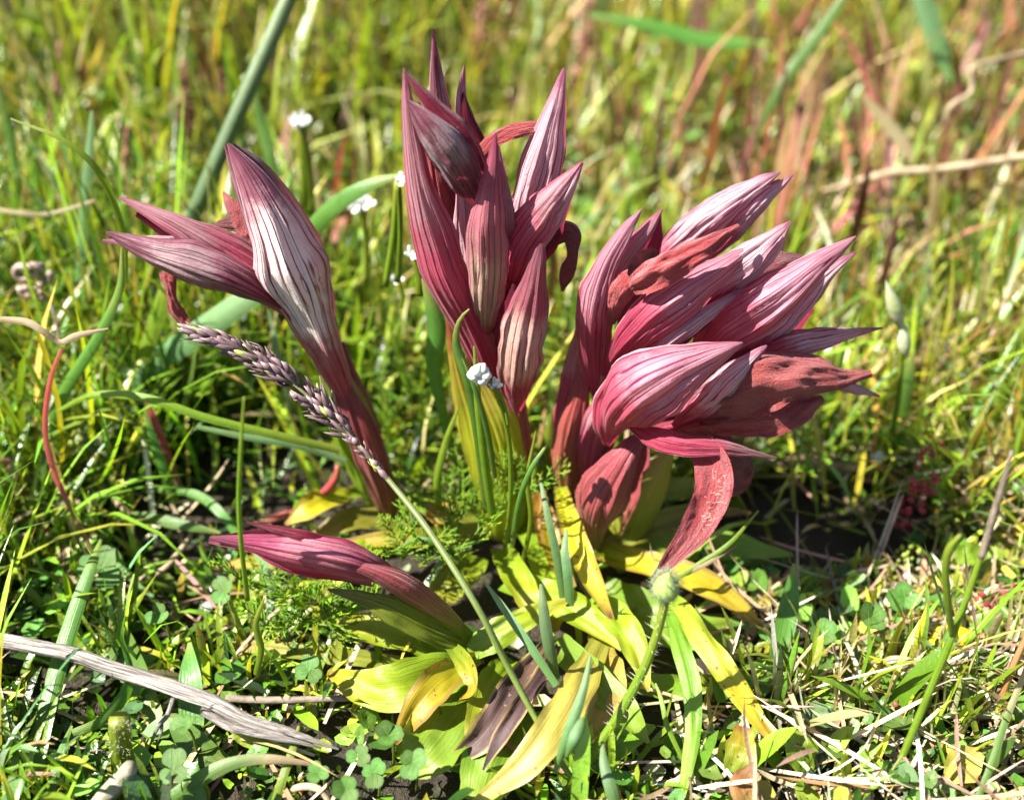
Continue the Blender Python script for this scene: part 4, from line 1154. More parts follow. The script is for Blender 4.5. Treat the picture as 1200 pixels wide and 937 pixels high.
grass('red ribbon-like grass stalk below the bent straw leaf', [(112, 655, -14), (90, 610, -12), (64, 555, -10), (53, 505, -9), (58, 450, -8), (72, 408, -8)], [5, 6, 7, 7, 7, 5], G_RED)
grass('bent pale straw leaf on top of the red stalk', [(-12, 373, -6), (30, 377, -7), (50, 388, -8), (70, 401, -8), (90, 393, -8), (127, 385, -7)], [6, 9, 8, 7, 8, 2], G_STRAW, arc=100)
grass('sturdy green grass leaf crossing over the grey stick', [(38, 885, 2), (55, 830, 6), (72, 768, 10), (92, 705, 14), (108, 660, 17), (118, 632, 18)], [18, 23, 22, 18, 13, 3], G_GREEN, zmode=True, arc=80)
grass('withered orange leaf at the edge of the picture above the grey stick', [(90, 690, 4), (66, 645, 7), (40, 600, 10), (15, 555, 13), (-8, 515, 15)], [10, 16, 14, 12, 8], G_ORANGE, zmode=True, arc=80)
grass('cream straw blade slanting below the red stalk', [(150, 700, 3), (120, 680, 5), (85, 650, 7), (45, 608, 8)], [6, 9, 9, 5], G_STRAW, zmode=True)
grass('pinkish straw blade crossing the withered orange leaf', [(0, 615, 8), (25, 570, 9), (52, 530, 10), (68, 505, 11)], [8, 9, 9, 5], G_STRAW, zmode=True)
grass('green leaf with a brown dying tip in front of the split end of the stick', [(180, 950, 3), (235, 912, 7), (275, 893, 9), (320, 889, 9), (374, 896, 7)], [16, 19, 15, 11, 3], G_BLUSH, zmode=True, arc=70)
grass('bluish hairy leaf entering at the bottom corner', [(45, 905, 3), (25, 880, 6), (5, 845, 9), (-15, 805, 11)], [12, 17, 18, 16], G_BLUE, zmode=True, arc=70)
grass('upright narrow green leaf beside the bluish hairy one', [(54, 950, 3), (62, 915, 6), (72, 880, 8), (84, 850, 9)], [12, 12, 10, 3], G_GREEN, zmode=True)
grass('twisted green leaf wrapped round itself in front of the stick', [(85, 858, 4), (118, 845, 6), (145, 815, 9), (153, 785, 12), (143, 745, 14), (150, 700, 16), (157, 672, 17)], [8, 14, 17, 12, 12, 9, 3], G_GREEN, zmode=True, twist=150)
grass('broad dark green leaf lying under the stick', [(105, 700, 2), (135, 745, 4), (160, 795, 4), (190, 850, 2)], [24, 36, 36, 12], G_GREEN, zmode=True, arc=-30)
grass('broad mid green leaf standing behind the stick near its twig', [(226, 868, 2), (224, 830, 5), (222, 790, 8), (222, 752, 9)], [26, 30, 26, 4], G_GREEN, zmode=True, arc=-40)
grass('wide pointed leaf in shade below the stick', [(260, 900, 2), (225, 870, 4), (205, 845, 6), (196, 840, 6)], [34, 34, 20, 4], G_GREEN, zmode=True, arc=-30)
grass('arched green leaf dropping towards the tip of the closed hood', [(165, 575, 8), (200, 573, 11), (235, 582, 12), (262, 605, 11), (290, 645, 6)], [4, 9, 11, 11, 9], G_GREEN, zmode=True)
grass('flat green leaf ending at the tip of the closed hood', [(140, 605, 8), (170, 606, 10), (215, 615, 11), (258, 624, 10)], [7, 13, 13, 3], G_GREEN, zmode=True)
grass('soft green leaf hanging below the middle of the closed hood', [(298, 640, 10), (312, 668, 9), (318, 710, 7), (312, 772, 3)], [10, 12, 12, 8], G_BLUE, zmode=True)
grass('fine forked grass tip over the yellow leaf by the hairy bud', [(790, 680, 14), (820, 660, 17), (855, 636, 20), (889, 598, 23)], [5, 6, 5, 2], G_LIME, zmode=True)
grass('pale fine grass tip just below the fork', [(795, 676, 14), (825, 662, 17), (862, 640, 19)], [5, 5, 2], G_STRAW, zmode=True)
grass('slim glaucous leaf standing beside the small orange leaf', [(660, 700, 12), (652, 650, 20), (642, 605, 26), (633, 562, 30)], [9, 10, 8, 3], G_BLUE, zmode=True)
grass('short glaucous leaf touching the yellow folded leaf', [(668, 710, 12), (665, 672, 18), (662, 645, 21), (664, 620, 23)], [10, 11, 9, 3], G_BLUE, zmode=True)
grass('stout blue-green leaf in the heart of the rosette', [(652, 795, 12), (643, 755, 19), (637, 715, 24), (634, 684, 27)], [9, 14, 12, 4], G_BLUE, zmode=True, arc=90)
grass('long blue-green leaf slanting across the blackened leaf', [(652, 803, 14), (620, 755, 19), (592, 715, 22), (570, 684, 24)], [8, 10, 9, 3], G_BLUE, zmode=True)
grass('folded blue-green leaf resting on the tan leaf', [(650, 905, 8), (665, 862, 15), (683, 810, 20), (692, 768, 23)], [5, 13, 10, 3], G_BLUE, zmode=True, arc=110)
grass('grey-green pod-like leaf at the foot of the tan leaf', [(664, 886, 16), (672, 868, 19), (680, 850, 20), (684, 840, 20)], [4, 14, 13, 4], G_BLUE, zmode=True, arc=120)
grass('short glaucous leaf at the lower edge beneath the hairy stalk', [(724, 955, 4), (716, 925, 8), (708, 895, 10), (706, 868, 11)], [13, 15, 11, 3], G_BLUE, zmode=True, arc=90)
grass('grey-green leaf rising behind the little white flower head', [(536, 555, 4), (518, 480, 4), (508, 425, 4), (512, 385, 4), (500, 325, 5)], [8, 12, 18, 22, 14], G_GREEN, arc=70)
grass('curled olive tip hooked over the yellow-green bract', [(572, 600, -12), (562, 520, -13), (550, 450, -13), (535, 405, -12), (538, 376, -12), (550, 362, -12)], [11, 12, 13, 10, 5, 2], G_GREEN, arc=90)
grass('thin leaf running along the lit bract', [(578, 610, -14), (568, 540, -15), (560, 470, -15), (556, 405, -14)], [10, 10, 9, 3], G_LIME, arc=90)
grass('wiry green leaf sloping across the lit bract', [(580, 560, -15), (572, 510, -16), (558, 460, -16), (542, 420, -15)], [6, 7, 6, 2], G_GREEN, arc=90)
grass('bright strip of leaf behind the broad orchid bract', [(620, 600, 8), (632, 560, 9), (640, 525, 10), (646, 485, 11)], [14, 18, 16, 4], G_LIME, arc=60)
grass('slender blade rising from the lower edge left of the yellow leaf', [(318, 960, 2), (330, 915, 6), (342, 880, 8), (350, 850, 9)], [12, 11, 9, 3], G_LIME, zmode=True)
grass('thin yellow-green leaf beside the stony soil', [(800, 890, 2), (782, 850, 6), (775, 820, 8), (768, 800, 9)], [5, 6, 5, 2], G_LIME, zmode=True)
grass('pair-leaf of lime grass behind the spotted leaf', [(950, 790, 3), (900, 775, 6), (860, 790, 6), (832, 800, 5)], [5, 7, 6, 2], G_LIME, zmode=True)
grass('shaded broad leaf between the spotted leaf and the dark hollow', [(905, 800, 3), (915, 755, 6), (925, 710, 9), (932, 660, 11)], [16, 24, 24, 6], G_GREEN, zmode=True, arc=-50)
grass('long soft leaf at the picture edge beside the forked stalk', [(1135, 960, 3), (1160, 900, 8), (1180, 840, 12), (1208, 770, 16)], [7, 9, 9, 6], G_BLUSH, zmode=True)
grass('wide green leaf blade blurred at the top above the lilac hood', [(690, 18, 170), (760, 30, 168), (830, 48, 166), (900, 52, 166)], [6, 16, 18, 8], G_GREEN)
grass('dark green stem leaf slanting at the top behind the lilac hood', [(880, 170, 120), (920, 95, 124), (960, 40, 130), (1000, -20, 136)], [8, 14, 14, 8], G_GREEN)
grass('broad blue-green leaf hanging into view at the upper corner', [(1115, 95, 150), (1100, 55, 155), (1085, 10, 160), (1072, -40, 165)], [6, 22, 26, 24], G_BLUE)
grass('pale cream leaf lying among dry stems high on the bank', [(1010, 110, 112), (1035, 140, 110), (1060, 170, 108), (1068, 190, 106)], [6, 16, 16, 4], G_STRAW)
grass('upright green leaf behind the leaning stalk', [(330, 250, 70), (318, 190, 74), (305, 140, 78), (296, 90, 80)], [10, 14, 12, 4], G_GREEN)
grass('tall dim leaf at the edge behind the snail-like pods', [(22, 330, 70), (24, 250, 72), (14, 170, 74), (-5, 90, 76)], [9, 12, 11, 6], G_GREEN)
grass('upright blue-green leaf behind the side-pointing hood', [(92, 330, 45), (98, 260, 48), (104, 190, 50), (108, 130, 52)], [9, 13, 12, 4], G_BLUE)
grass('pale straw crossing behind the hooked grass tip', [(-15, 243, 40), (25, 250, 40), (60, 250, 42), (110, 235, 45)], [5, 6, 5, 3], G_STRAW)
grass('red withered leaf in the shade under the arching leaf', [(212, 575, 4), (196, 535, 4), (182, 500, 4), (172, 470, 5)], [8, 12, 13, 4], G_RED)
grass('green leaf backing the red withered one', [(205, 590, 2), (192, 550, 2), (178, 510, 3), (170, 480, 4)], [12, 13, 10, 4], G_GREEN)
grass('cut pale green leaf striped by shadows beside the dark hollow', [(105, 590, 4), (112, 560, 6), (124, 525, 9), (130, 505, 10)], [26, 28, 28, 22], G_GREEN, zmode=True, arc=50)
grass('bright lime grass stem behind the red hanging lip', [(168, 420, 24), (180, 385, 25), (196, 340, 26), (205, 325, 26)], [18, 20, 20, 16], G_LIME)
grass('grass leaf curving over beyond the tall upright orchid', [(735, 300, 90), (728, 260, 92), (740, 225, 94), (770, 208, 96)], [8, 10, 9, 3], G_LIME)
grass('long leaf rising at the picture edge past the forked stalk', [(1130, 660, 16), (1150, 560, 22), (1175, 450, 28), (1210, 360, 34)], [12, 14, 14, 10], G_LIME)
grass('light green leaf standing beside the small red stonecrop', [(1040, 560, 20), (1052, 500, 22), (1062, 450, 24), (1072, 410, 26)], [14, 20, 18, 4], G_GREEN, arc=60)

grass('fine green stem crossing the gap before the plump closed bract', [(612, 660, -18), (622, 610, -19), (618, 560, -18), (628, 505, -16)], [5, 6, 5, 2], G_LIME, arc=90)
grass('thin grass leaf leaning from the lit bract towards the insect', [(600, 640, -20), (608, 590, -21), (622, 550, -21), (645, 515, -19)], [6, 7, 6, 2], G_GREEN, arc=90)
grass('slim lime leaf between the leaning stem and the lit bract', [(520, 620, -6), (512, 570, -6), (522, 520, -5), (540, 470, -4)], [8, 9, 8, 2], G_LIME, arc=80)
grass('low green leaf bending over the narrow olive leaf', [(545, 660, -18), (520, 640, -20), (490, 632, -20), (462, 645, -19)], [7, 8, 7, 2], G_GREEN, arc=80)
grass('short grass leaf standing before the long olive leaf', [(300, 790, -44), (306, 760, -45), (300, 730, -45), (310, 700, -44)], [7, 8, 7, 2], G_LIME, arc=80)

# forked stalk beside the stony soil
f = empty_thing('forked_stalk', 'forked green stalk turning brown upwards, standing on the stony soil', 'stalk', at_z(1042, 925, 1))
tube(f, 'stem', [(1038, 935, -58), (1060, 880, -56), (1085, 820, -54), (1116, 745, -52), (1140, 680, -50), (1165, 600, -48), (1184, 535, -47)], [8, 9, 9, 8, 8, 6, 5], G_LIME)
tube(f, 'side_shoot', [(1116, 745, -52), (1111, 705, -53), (1108, 668, -53), (1113, 642, -53), (1126, 626, -53)], [7, 9, 10, 9, 4], G_LIME)
tube(f, 'dry_tip', [(1150, 654, -51), (1164, 604, -50), (1177, 560, -49), (1186, 528, -48)], [8, 8, 7, 4], M_TWIG)
# a second dry stem at the edge
stalk('brownish bare stalk at the picture edge past the forked one', [(1150, 950, -48), (1160, 880, -46), (1180, 800, -44), (1215, 720, -42)], [9, 8, 8, 7], G_ORANGE)

# ------------------------------------------------------------------ purple grass ear on its long stalk
e = empty_thing('grass_ear', 'purplish grass ear on a long stalk leaning in front of the orchids', 'grass ear', at_z(702, 960, 1))
axis_pts = [(706, 965, -63), (650, 880, -57), (600, 790, -50), (560, 712, -46), (505, 625, -36), (462, 570, -28), (415, 516, -22), (370, 472, -18), (320, 432, -15), (270, 405, -13), (226, 388, -12)]
tube(e, 'stem', axis_pts, [7, 7, 8, 8, 8, 7, 5, 4, 4, 3, 2], leaf_mat('ear_stalk', [(0.0, (0.15, 0.21, 0.03)), (0.5, (0.13, 0.17, 0.05)), (1.0, (0.16, 0.12, 0.09))], None, 0, 0.2, 0.45, lines=8), nv=50)
ear = catmull(spine(axis_pts[5:]), 60)
for i in range(270):
    s = (i + 0.5) / 270
    if 0.50 < s < 0.54 or rng.random() < (0.75 if s < 0.22 else 0.2 * (1 - s)):
        continue
    k = 1 + s * 58
    p = ear[int(k)] * (1 - k % 1) + ear[min(int(k) + 1, 60)] * (k % 1)
    T = ear[min(int(k) + 1, 60)] - ear[min(int(k), 59)]
    T /= np.linalg.norm(T)
    thick = (0.45 + 0.75 * math.sin(math.pi * min(1, (0.05 + s * 0.9)) ** 0.9)) * rng.uniform(0.6, 1.3)
    a = i * 2.4 + rng.uniform(-0.5, 0.5)
    n1 = np.cross(T, [0.2, 0.5, 0.8])
    n1 /= np.linalg.norm(n1)
    side = n1 * math.cos(a) + np.cross(T, n1) * math.sin(a)
    L = rng.uniform(0.0022, 0.0046) * (0.65 if s < 0.25 else 1.0)
    thick *= 0.5 if s < 0.25 else 1.0
    b0 = p + side * 0.0004 * thick
    flare = rng.uniform(0.3, 1.7)
    sp = np.array([b0, b0 + T * L * 0.5 + side * 0.0010 * thick, b0 + T * L + side * 0.0013 * thick * flare])
    v, ff, uu = blade_geo(sp, [0.0003, rng.uniform(0.0006, 0.0012), 0.00005], 150, rng.uniform(-30, 30), 4, 6, facing=side)
    mesh_obj('spikelet', v, ff, M_SPIKELET if rng.random() < 0.93 else M_SPIKEGREEN, e, uvs=uu)

# ------------------------------------------------------------------ hairy bud on a bristly stalk
hb = empty_thing('hairy_bud', 'round hairy green bud on a curved bristly stalk in front of the spotted leaf', 'bud', at_z(660, 935, 1))
stalk_pts = [(655, 945, -60), (690, 890, -56), (725, 838, -53), (755, 782, -50), (772, 735, -48), (780, 700, -47)]
tube(hb, 'stem', stalk_pts, [15, 14, 13, 12, 11, 11], G_LIME, nv=34)
cen = at_y(780, 686, -47)
V, F, UU = ovoid_geo(cen + np.array([0.0, 0, -0.0028]), cen + np.array([0.0002, -0.0004, 0.0030]), 0.0020, 14, 12)
bud = mesh_obj('bud', V, F, leaf_mat('bud_green', [(0, (0.26, 0.33, 0.08)), (1, (0.36, 0.46, 0.12))], None, 0, 0.2, 0.5), hb, uvs=UU)
n = 620
d = rng.standard_normal((n, 3))
d /= np.linalg.norm(d, axis=1)[:, None]
st = cen + d * np.array([0.0018, 0.0018, 0.0025])
hv, hf, hu = hair_geo(st, d + rng.normal(0, 0.25, (n, 3)), rng.uniform(0.0007, 0.0017, n), 0.00004)
tag(mesh_obj('hair', hv, hf, M_HAIRD, bud, uvs=hu), None, None, kind='stuff')
cs = catmull(spine(stalk_pts), 120)
hp, hd, hl = [], [], []
for i in range(150):
    k = rng.integers(20, 120)
    a = rng.uniform(0, 6.28)
    T = cs[k] - cs[k - 1]
    T /= np.linalg.norm(T)
    n1 = np.cross(T, [0, 1, 0.2])
    n1 /= np.linalg.norm(n1)
    sd = n1 * math.cos(a) + np.cross(T, n1) * math.sin(a)
    hp.append(cs[k] + sd * 0.0007)
    hd.append(sd + T * 0.2)
    hl.append(rng.uniform(0.0009, 0.0019))
hv, hf, hu = hair_geo(hp, hd, hl, 0.00006)
tag(mesh_obj('bristles', hv, hf, M_HAIR, hb, uvs=hu), None, None, kind='stuff')

# ------------------------------------------------------------------ dry sticks and twigs
sk = empty_thing('dry_stick', 'weathered grey split stick lying on the turf in front of the orchids', 'stick', at_z(200, 810, 5))
def stick_part(name, pts, w, seed):
    sp = spine(pts, True)
    ns, nv = 22, 90
    v, ff, uu = tube_geo(sp, [0.5 * a * px_size(p) for a, p in zip(w, sp)], nv, ns)
    c = v.reshape(nv + 1, ns, 3)
    mid = c.mean(1, keepdims=True)
    out = c - mid
    g = np.array([[mnoise.noise(Vector((math.cos(6.283 * j / ns) * 2.2 + seed, math.sin(6.283 * j / ns) * 2.2, i * 0.035))) * 0.32
                   + mnoise.noise(Vector((math.cos(6.283 * j / ns) * 6 + seed, math.sin(6.283 * j / ns) * 6, i * 0.10))) * 0.22
                   + mnoise.noise(Vector((j * 1.7, i * 0.9, seed))) * 0.06 for j in range(ns)] for i in range(nv + 1)])
    v = (mid + out * (1 + g[..., None])).reshape(-1, 3)
    v = np.array([p + np.array(mnoise.noise_vector(Vector(p * 110 + seed))) * 0.0005 for p in v])
    return mesh_obj(name, v, ff, M_WOOD, sk, uvs=uu)
stick_part('shaft', [(-25, 746, 15), (40, 758, 15), (110, 776, 14), (180, 798, 13), (245, 825, 12), (290, 843, 11), (345, 863, 9.5)], [17, 18, 17, 18, 18, 15, 7], 3)
stick_part('splinter', [(235, 832, 11.5), (270, 850, 10), (315, 864, 9.5), (350, 872, 9), (376, 878, 8)], [9, 9, 8, 6, 2], 11)
stick_part('splinter', [(300, 846, 11), (335, 858, 10), (365, 868, 9.5), (398, 879, 8.5)], [8, 8, 6, 2], 17)
tube(sk, 'side_twig', [(203, 818, 12), (196, 838, 11), (186, 850, 10), (174, 876, 7)], [6, 6, 5, 2], M_WOOD, True, 10, 6)
tube(sk, 'side_twig', [(190, 845, 10), (189, 858, 9), (184, 870, 8)], [4, 4, 2], M_WOOD, True, 8, 6)
stalk('dark thin twig lying behind the grey stick', [(265, 818, 5), (320, 820, 5), (390, 818, 6), (464, 815, 5)], [9, 9, 8, 8], M_TWIG, True, 'dark_twig', 'twig')
stalk('bleached straw twig lying across the dry bank', [(965, 224, 104), (1010, 211, 102), (1050, 202, 100), (1090, 199, 99), (1140, 193, 98), (1215, 181, 97)], [5, 8, 10, 8, 10, 9], M_STRAWT, False, 'straw_twig', 'twig')
stalk('zigzag bleached stem above the straw twig', [(1108, 145, 110), (1114, 125, 110), (1138, 108, 112), (1140, 80, 114), (1170, 70, 115), (1210, 60, 118)], [6, 7, 7, 7, 6, 6], M_STRAWT, False, 'bleached_stem', 'dry stem')
stalk('pale stem lying behind the hanging lip in the shade', [(830, 545, 24), (880, 540, 22), (930, 541, 20), (1000, 548, 18), (1060, 552, 18)], [10, 13, 13, 10, 8], M_STRAWT, False, 'dry_stalk', 'dry stem')
stalk('curved reddish-brown stem looping beside the yellow leaf stub', [(300, 612, 2), (335, 603, 0), (370, 585, -1), (392, 562, -1), (396, 545, 0)], [9, 10, 10, 9, 6], G_RED, False, 'looping_stem', 'stem')
for lab, pts, wd in [
    ('white papery straw bent double near the red stalk', [(128, 578, 6), (138, 590, 8), (152, 605, 7), (157, 640, 4)], [8, 7, 7, 5]),
    ('pale curled straw beside the flat green leaf', [(110, 608, 6), (120, 625, 7), (116, 645, 6), (135, 655, 3)], [4, 6, 6, 4]),
    ('cream bent straw under the arched green leaf', [(190, 572, 7), (202, 590, 7), (210, 610, 6), (212, 640, 3)], [4, 6, 6, 4]),
    ('pale curved straw lying at the lower edge under the stick', [(330, 935, 2), (350, 922, 5), (375, 925, 5), (392, 950, 2)], [6, 9, 9, 6]),
    ('tan straw sloping beneath the closed hood tip', [(160, 680, 3), (190, 668, 6), (215, 640, 8), (232, 610, 7)], [5, 8, 7, 3]),
    ('thin pale straw arching over the stony soil', [(1020, 790, 3), (1040, 772, 7), (1070, 775, 7), (1085, 800, 3)], [4, 6, 6, 4]),
]:
    stalk(lab, pts, wd, M_STRAWT, True, 'straw', 'straw', 'loose straws', 16, 6)

# hairy cut stump of a stem at the bottom edge
c = empty_thing('cut_stem', 'bright green cut stem stump with white hairy base at the lower edge', 'cut stem', at_z(140, 930, 1))
tube(c, 'stem', [(143, 908, -54), (142, 888, -55), (141, 865, -55), (140, 842, -55)], [25, 26, 26, 25], G_LIME, False, 16, 12)
tube(c, 'root', [(100, 955, 4), (122, 934, 6), (142, 914, 8), (153, 898, 11)], [16, 22, 24, 18], plain_mat('root_hairy', (0.30, 0.27, 0.20), (0.18, 0.17, 0.11), 500, 0.8), True, 12, 10)
hp = [at_y(141 + rng.uniform(-13, 13), rng.uniform(842, 905), -56.5) for _ in range(110)]
hv, hf, hu = hair_geo(hp, [np.array([p[0] - at_y(141, 870, -56.5)[0], -0.001, 0.0006]) + rng.normal(0, 0.0007, 3) for p in hp], rng.uniform(0.0005, 0.0012, 110), 0.00004)
tag(mesh_obj('hair', hv, hf, M_HAIR, c, uvs=hu), None, None, kind='stuff')

# ------------------------------------------------------------------ clovers
def leaflet_geo(r):
    V, F, U_ = [(0, 0, 0)], [], [(0.5, 0.0)]
    k = 16
    for ring, rr in enumerate((0.5, 1.0)):
        for i in range(k + 1):
            a = -2.0 + 4.0 * i / k
            q = r * rr * (0.62 + 0.38 * math.cos(a * 0.72)) * (1 - 0.10 * math.exp(-(a / 0.22) ** 2))
            V.append((q * math.cos(a * 0.55) * 1.35, q * math.sin(a * 0.78) * 1.0, 0.10 * r * rr * rr * abs(math.sin(a * 0.8)) - 0.05 * r * rr * rr))
            U_.append((0.5 + 0.5 * rr * math.sin(a * 0.78), rr * 0.95))
    for i in range(k):
        F.append((0, 1 + i, 2 + i))
        a = 1 + i
        F.append((a, a + k + 1, a + k + 2, a + 1))
    return np.array(V, float), F, U_


LEAFLET = None
def clover(label, px, py, z, rpx, rot, tilt, mat=None, group='clover leaves in the turf'):
    global LEAFLET
    top = at_z(px, py, z + 4)
    r = rpx * px_size(top)
    foot = top.copy()
    foot[2] = 0
    foot[1] += 0.002
    o = empty_thing('clover', label, 'clover', foot, group)
    v, ff, uu = tube_geo([foot, foot * 0.3 + top * 0.7 + np.array([0.0005, 0.0006, 0]), top], [0.00025, 0.00022, 0.0002], 8, 5)
    mesh_obj('stem', v, ff, G_LIME, o, uvs=uu)
    if LEAFLET is None:
        lv, lf, lu = leaflet_geo(0.001)
        first = mesh_obj('leaflet', lv, lf, M_CLOVER, None, (0, 0, 0), lu)
        LEAFLET = first.data
        bpy.data.objects.remove(first)
    for i in range(3):
        l = bpy.data.objects.new('leaflet', LEAFLET)
        COL.objects.link(l)
        l.parent = o
        l.location = tuple(top - foot)
        m = Matrix.Rotation(R(tilt), 4, 'X') @ Matrix.Rotation(R(rot + 120 * i + rng.uniform(-10, 10)), 4, 'Z') @ Matrix.Rotation(R(rng.uniform(-38, 8)), 4, 'Y')
        l.rotation_euler = m.to_euler()
        sc = 0.8 * r / 0.001 * rng.uniform(0.75, 1.15)
        l.scale = (sc, sc, sc)
    return o


clover('clover leaf lying over the olive leaf near the yellow leaf', 362, 786, 9, 21, 80, 25)
clover('clover leaf at the lower edge beneath the bright yellow leaf', 483, 893, 6, 20, 20, 20)
clover('clover leaf touching the point of the bright yellow leaf', 455, 862, 6, 20, 140, 10)
clover('clover leaf by the bottom edge below the split stick end', 405, 925, 7, 20, 60, 30)
clover('dark clover leaf below the wide shaded leaf', 203, 902, 7, 22, 100, 25)
clover('clover leaf under the pale bent straw', 120, 665, 9, 24, 60, 30)
clover('shaded clover leaf behind the arching yellow-green leaf', 170, 450, 14, 30, 85, 50)
clover('dim clover leaf beside the cut striped leaf', 140, 485, 10, 26, 40, 45)
clover('clover leaf hidden under the closed hood', 262, 690, 8, 18, 10, 20)
clover('clover leaf near the tan straw and the stick', 185, 720, 7, 18, 80, 20)
clover('pale clover leaf on the stony soil below the dark hollow', 1060, 700, 6, 22, 90, 30)
clover('crinkled clover leaf beside the pale one on the stony soil', 1022, 722, 6, 20, 30, 30)
clover('small clover leaf among pebbles beyond the spotted leaf', 965, 745, 6, 18, 60, 25)
clover('clover leaf low at the corner beside the bluish leaf', 15, 925, 5, 18, 20, 20)
clover('clover leaf over the bare soil below the blackened leaf', 438, 905, 5, 17, 45, 20)
clover('small clover leaf between the split stick and the lower edge', 372, 905, 5, 16, 110, 25)
clover('tiny clover leaf under the tip of the split stick', 420, 885, 5, 14, 70, 15)
clover('clover leaf between the cut stem and the drying leaf', 215, 850, 8, 16, 150, 20)

# ------------------------------------------------------------------ feathery herb
def frond_geo(L):
    parts = []
    k = 6
    r = random.Random(5)
    for i in range(k):
        s = (i + 1) / (k + 0.4)
        for sg in (-1, 1):
            p = np.array([0, L * (s + r.uniform(-0.04, 0.04)), 0.12 * L * math.sin(s * 2.4)])
            ln = L * 0.36 * math.sin(math.pi * (0.25 + 0.66 * s)) * r.uniform(0.7, 1.25)
            a = R(50 - 16 * s + r.uniform(-12, 12))
            d = np.array([sg * math.sin(a), math.cos(a), r.uniform(0.1, 0.5)])
            q = p + d * ln
            parts.append(tube_geo([p, p + d * ln * 0.6, q + np.array([0, ln * 0.15, 0.0])], [L * 0.014, L * 0.017, L * 0.005], 3, 4))
            for t_, s2 in ((0.4, 1), (0.68, -1)):
                r0 = p + d * ln * t_
                a2 = a * sg + s2 * R(r.uniform(35, 60))
                d2 = np.array([math.sin(a2), math.cos(a2), r.uniform(0.0, 0.6)])
                l2 = ln * r.uniform(0.3, 0.55)
                parts.append(tube_geo([r0, r0 + d2 * l2 * 0.6, r0 + d2 * l2], [L * 0.012, L * 0.015, L * 0.004], 2, 4))
    parts.append(tube_geo([[0, 0, 0], [0, L * 0.5, 0.11 * L], [0, L, 0.08 * L]], [L * 0.018, L * 0.016, L * 0.006], 8, 4))
    return merge(parts)


FROND = None
def feathery(label, px, py, z, size_px, n, seed):
    global FROND
    if FROND is None:
        v, ff, uu = frond_geo(0.01)
        first = mesh_obj('frond', v, ff, M_FEATHER, None, (0, 0, 0), uu)
        FROND = first.data
        bpy.data.objects.remove(first)
    p = at_z(px, py, z + 5)
    r = random.Random(seed)
    o = empty_thing('feathery_herb', label, 'herb', p, 'feathery herbs round the rosette')
    n = max(4, n - 3)
    for i in range(n):
        l = bpy.data.objects.new('frond', FROND)
        COL.objects.link(l)
        l.parent = o
        m = Matrix.Rotation(R(360 * i / n + r.uniform(-25, 25)), 4, 'Z') @ Matrix.Rotation(R(r.uniform(15, 60)), 4, 'X') @ Matrix.Rotation(R(r.uniform(-30, 30)), 4, 'Y')
        l.rotation_euler = m.to_euler()
        sc = 1.35 * size_px * px_size(p) / 0.01 * r.uniform(0.75, 1.2)
        l.scale = (sc, sc, sc)
        l.location = (r.uniform(-1, 1) * 0.0008, r.uniform(-1, 1) * 0.0008, 0)
    return o


feathery('feathery herb tuft under the closed hood, beside the olive leaf', 385, 728, 3, 55, 9, 1)
feathery('small feathery tuft just above the olive leaf', 345, 700, 4, 45, 7, 2)
feathery('feathery herb sprouting between the closed hood and the green bract', 470, 655, 8, 50, 8, 3)
feathery('upright feathery sprig between the two tall orchids', 495, 585, 6, 48, 6, 4)
feathery('feathery herb at the foot of the lit bract', 540, 600, 6, 45, 6, 5)
feathery('fine feathery sprig near the small insect', 612, 580, 16, 42, 6, 6)
feathery('feathery tuft behind the little white flower head', 490, 390, 12, 42, 7, 7)
feathery('feathery clump in shade behind the leaning orchid', 455, 510, 6, 46, 7, 8)
feathery('feathery tuft in the turf near the withered orange leaf', 55, 590, 6, 36, 6, 9)
feathery('feathery clump low in the turf behind the grass ear', 235, 450, 14, 46, 7, 10)
feathery('feathery tuft beside the soft hanging leaf', 330, 745, 2, 40, 6, 11)
feathery('feathery herb in the dim gap behind the grass ear stalk', 500, 470, 10, 44, 7, 12)

feathery('feathery spray lying between the olive leaf and the closed hood', 430, 712, 6, 46, 7, 13)
feathery('feathery spray at the shoulder of the green boat-shaped bract', 520, 655, 8, 44, 7, 14)
feathery('feathery tips just under the point of the closed hood', 300, 690, 5, 40, 6, 15)
feathery('feathery sprig in the heart of the clump beside the thin stems', 575, 610, 12, 40, 6, 16)

# ------------------------------------------------------------------ small white flowers
def white_flower(label, px, py, y, rpx, stems, seed, heads=6, green=G_LIME):
    r = random.Random(seed)
    p = at_y(px, py, y)
    u = px_size(p)
    foot = np.array([stems[-1][0] if False else p[0] + 0.001, p[1] + 0.003, 0.0])
    o = empty_thing('white_flower', label, 'flower', foot, 'tiny white meadow flowers')
    for (qx, qy, w) in stems:
        q = at_y(qx, qy, y)
        v, ff, uu = tube_geo([foot if qy > 900 else at_y(qx + (px - qx) * 0.0, qy, y), (q + p) / 2 + np.array([0.0004, 0, 0]), p - np.array([0, 0, rpx * u * 0.2])], [w * u * 0.5] * 3, 12, 6)
        mesh_obj('stem', v, ff, green, o, uvs=uu)
    for i in range(heads):
        c0 = p + np.array([r.uniform(-1, 1), r.uniform(-0.6, 0.6), r.uniform(-0.5, 0.5)]) * rpx * u * 0.6
        for k in range(4):
            a = k * 1.571 + r.uniform(-0.3, 0.3)
            d = np.array([math.cos(a), 0.5 * math.sin(a) - 0.4, math.sin(a) * 0.8 + 0.5])
            L = rpx * u * r.uniform(0.5, 0.8)
            v, ff, uu = blade_geo(np.array([c0, c0 + d * L * 0.5, c0 + d * L]), [L * 0.25, L * 0.75, L * 0.35], 50, 0, 4, 4)
            mesh_obj('petal', v, ff, M_WHITE, o, uvs=uu)
    return o


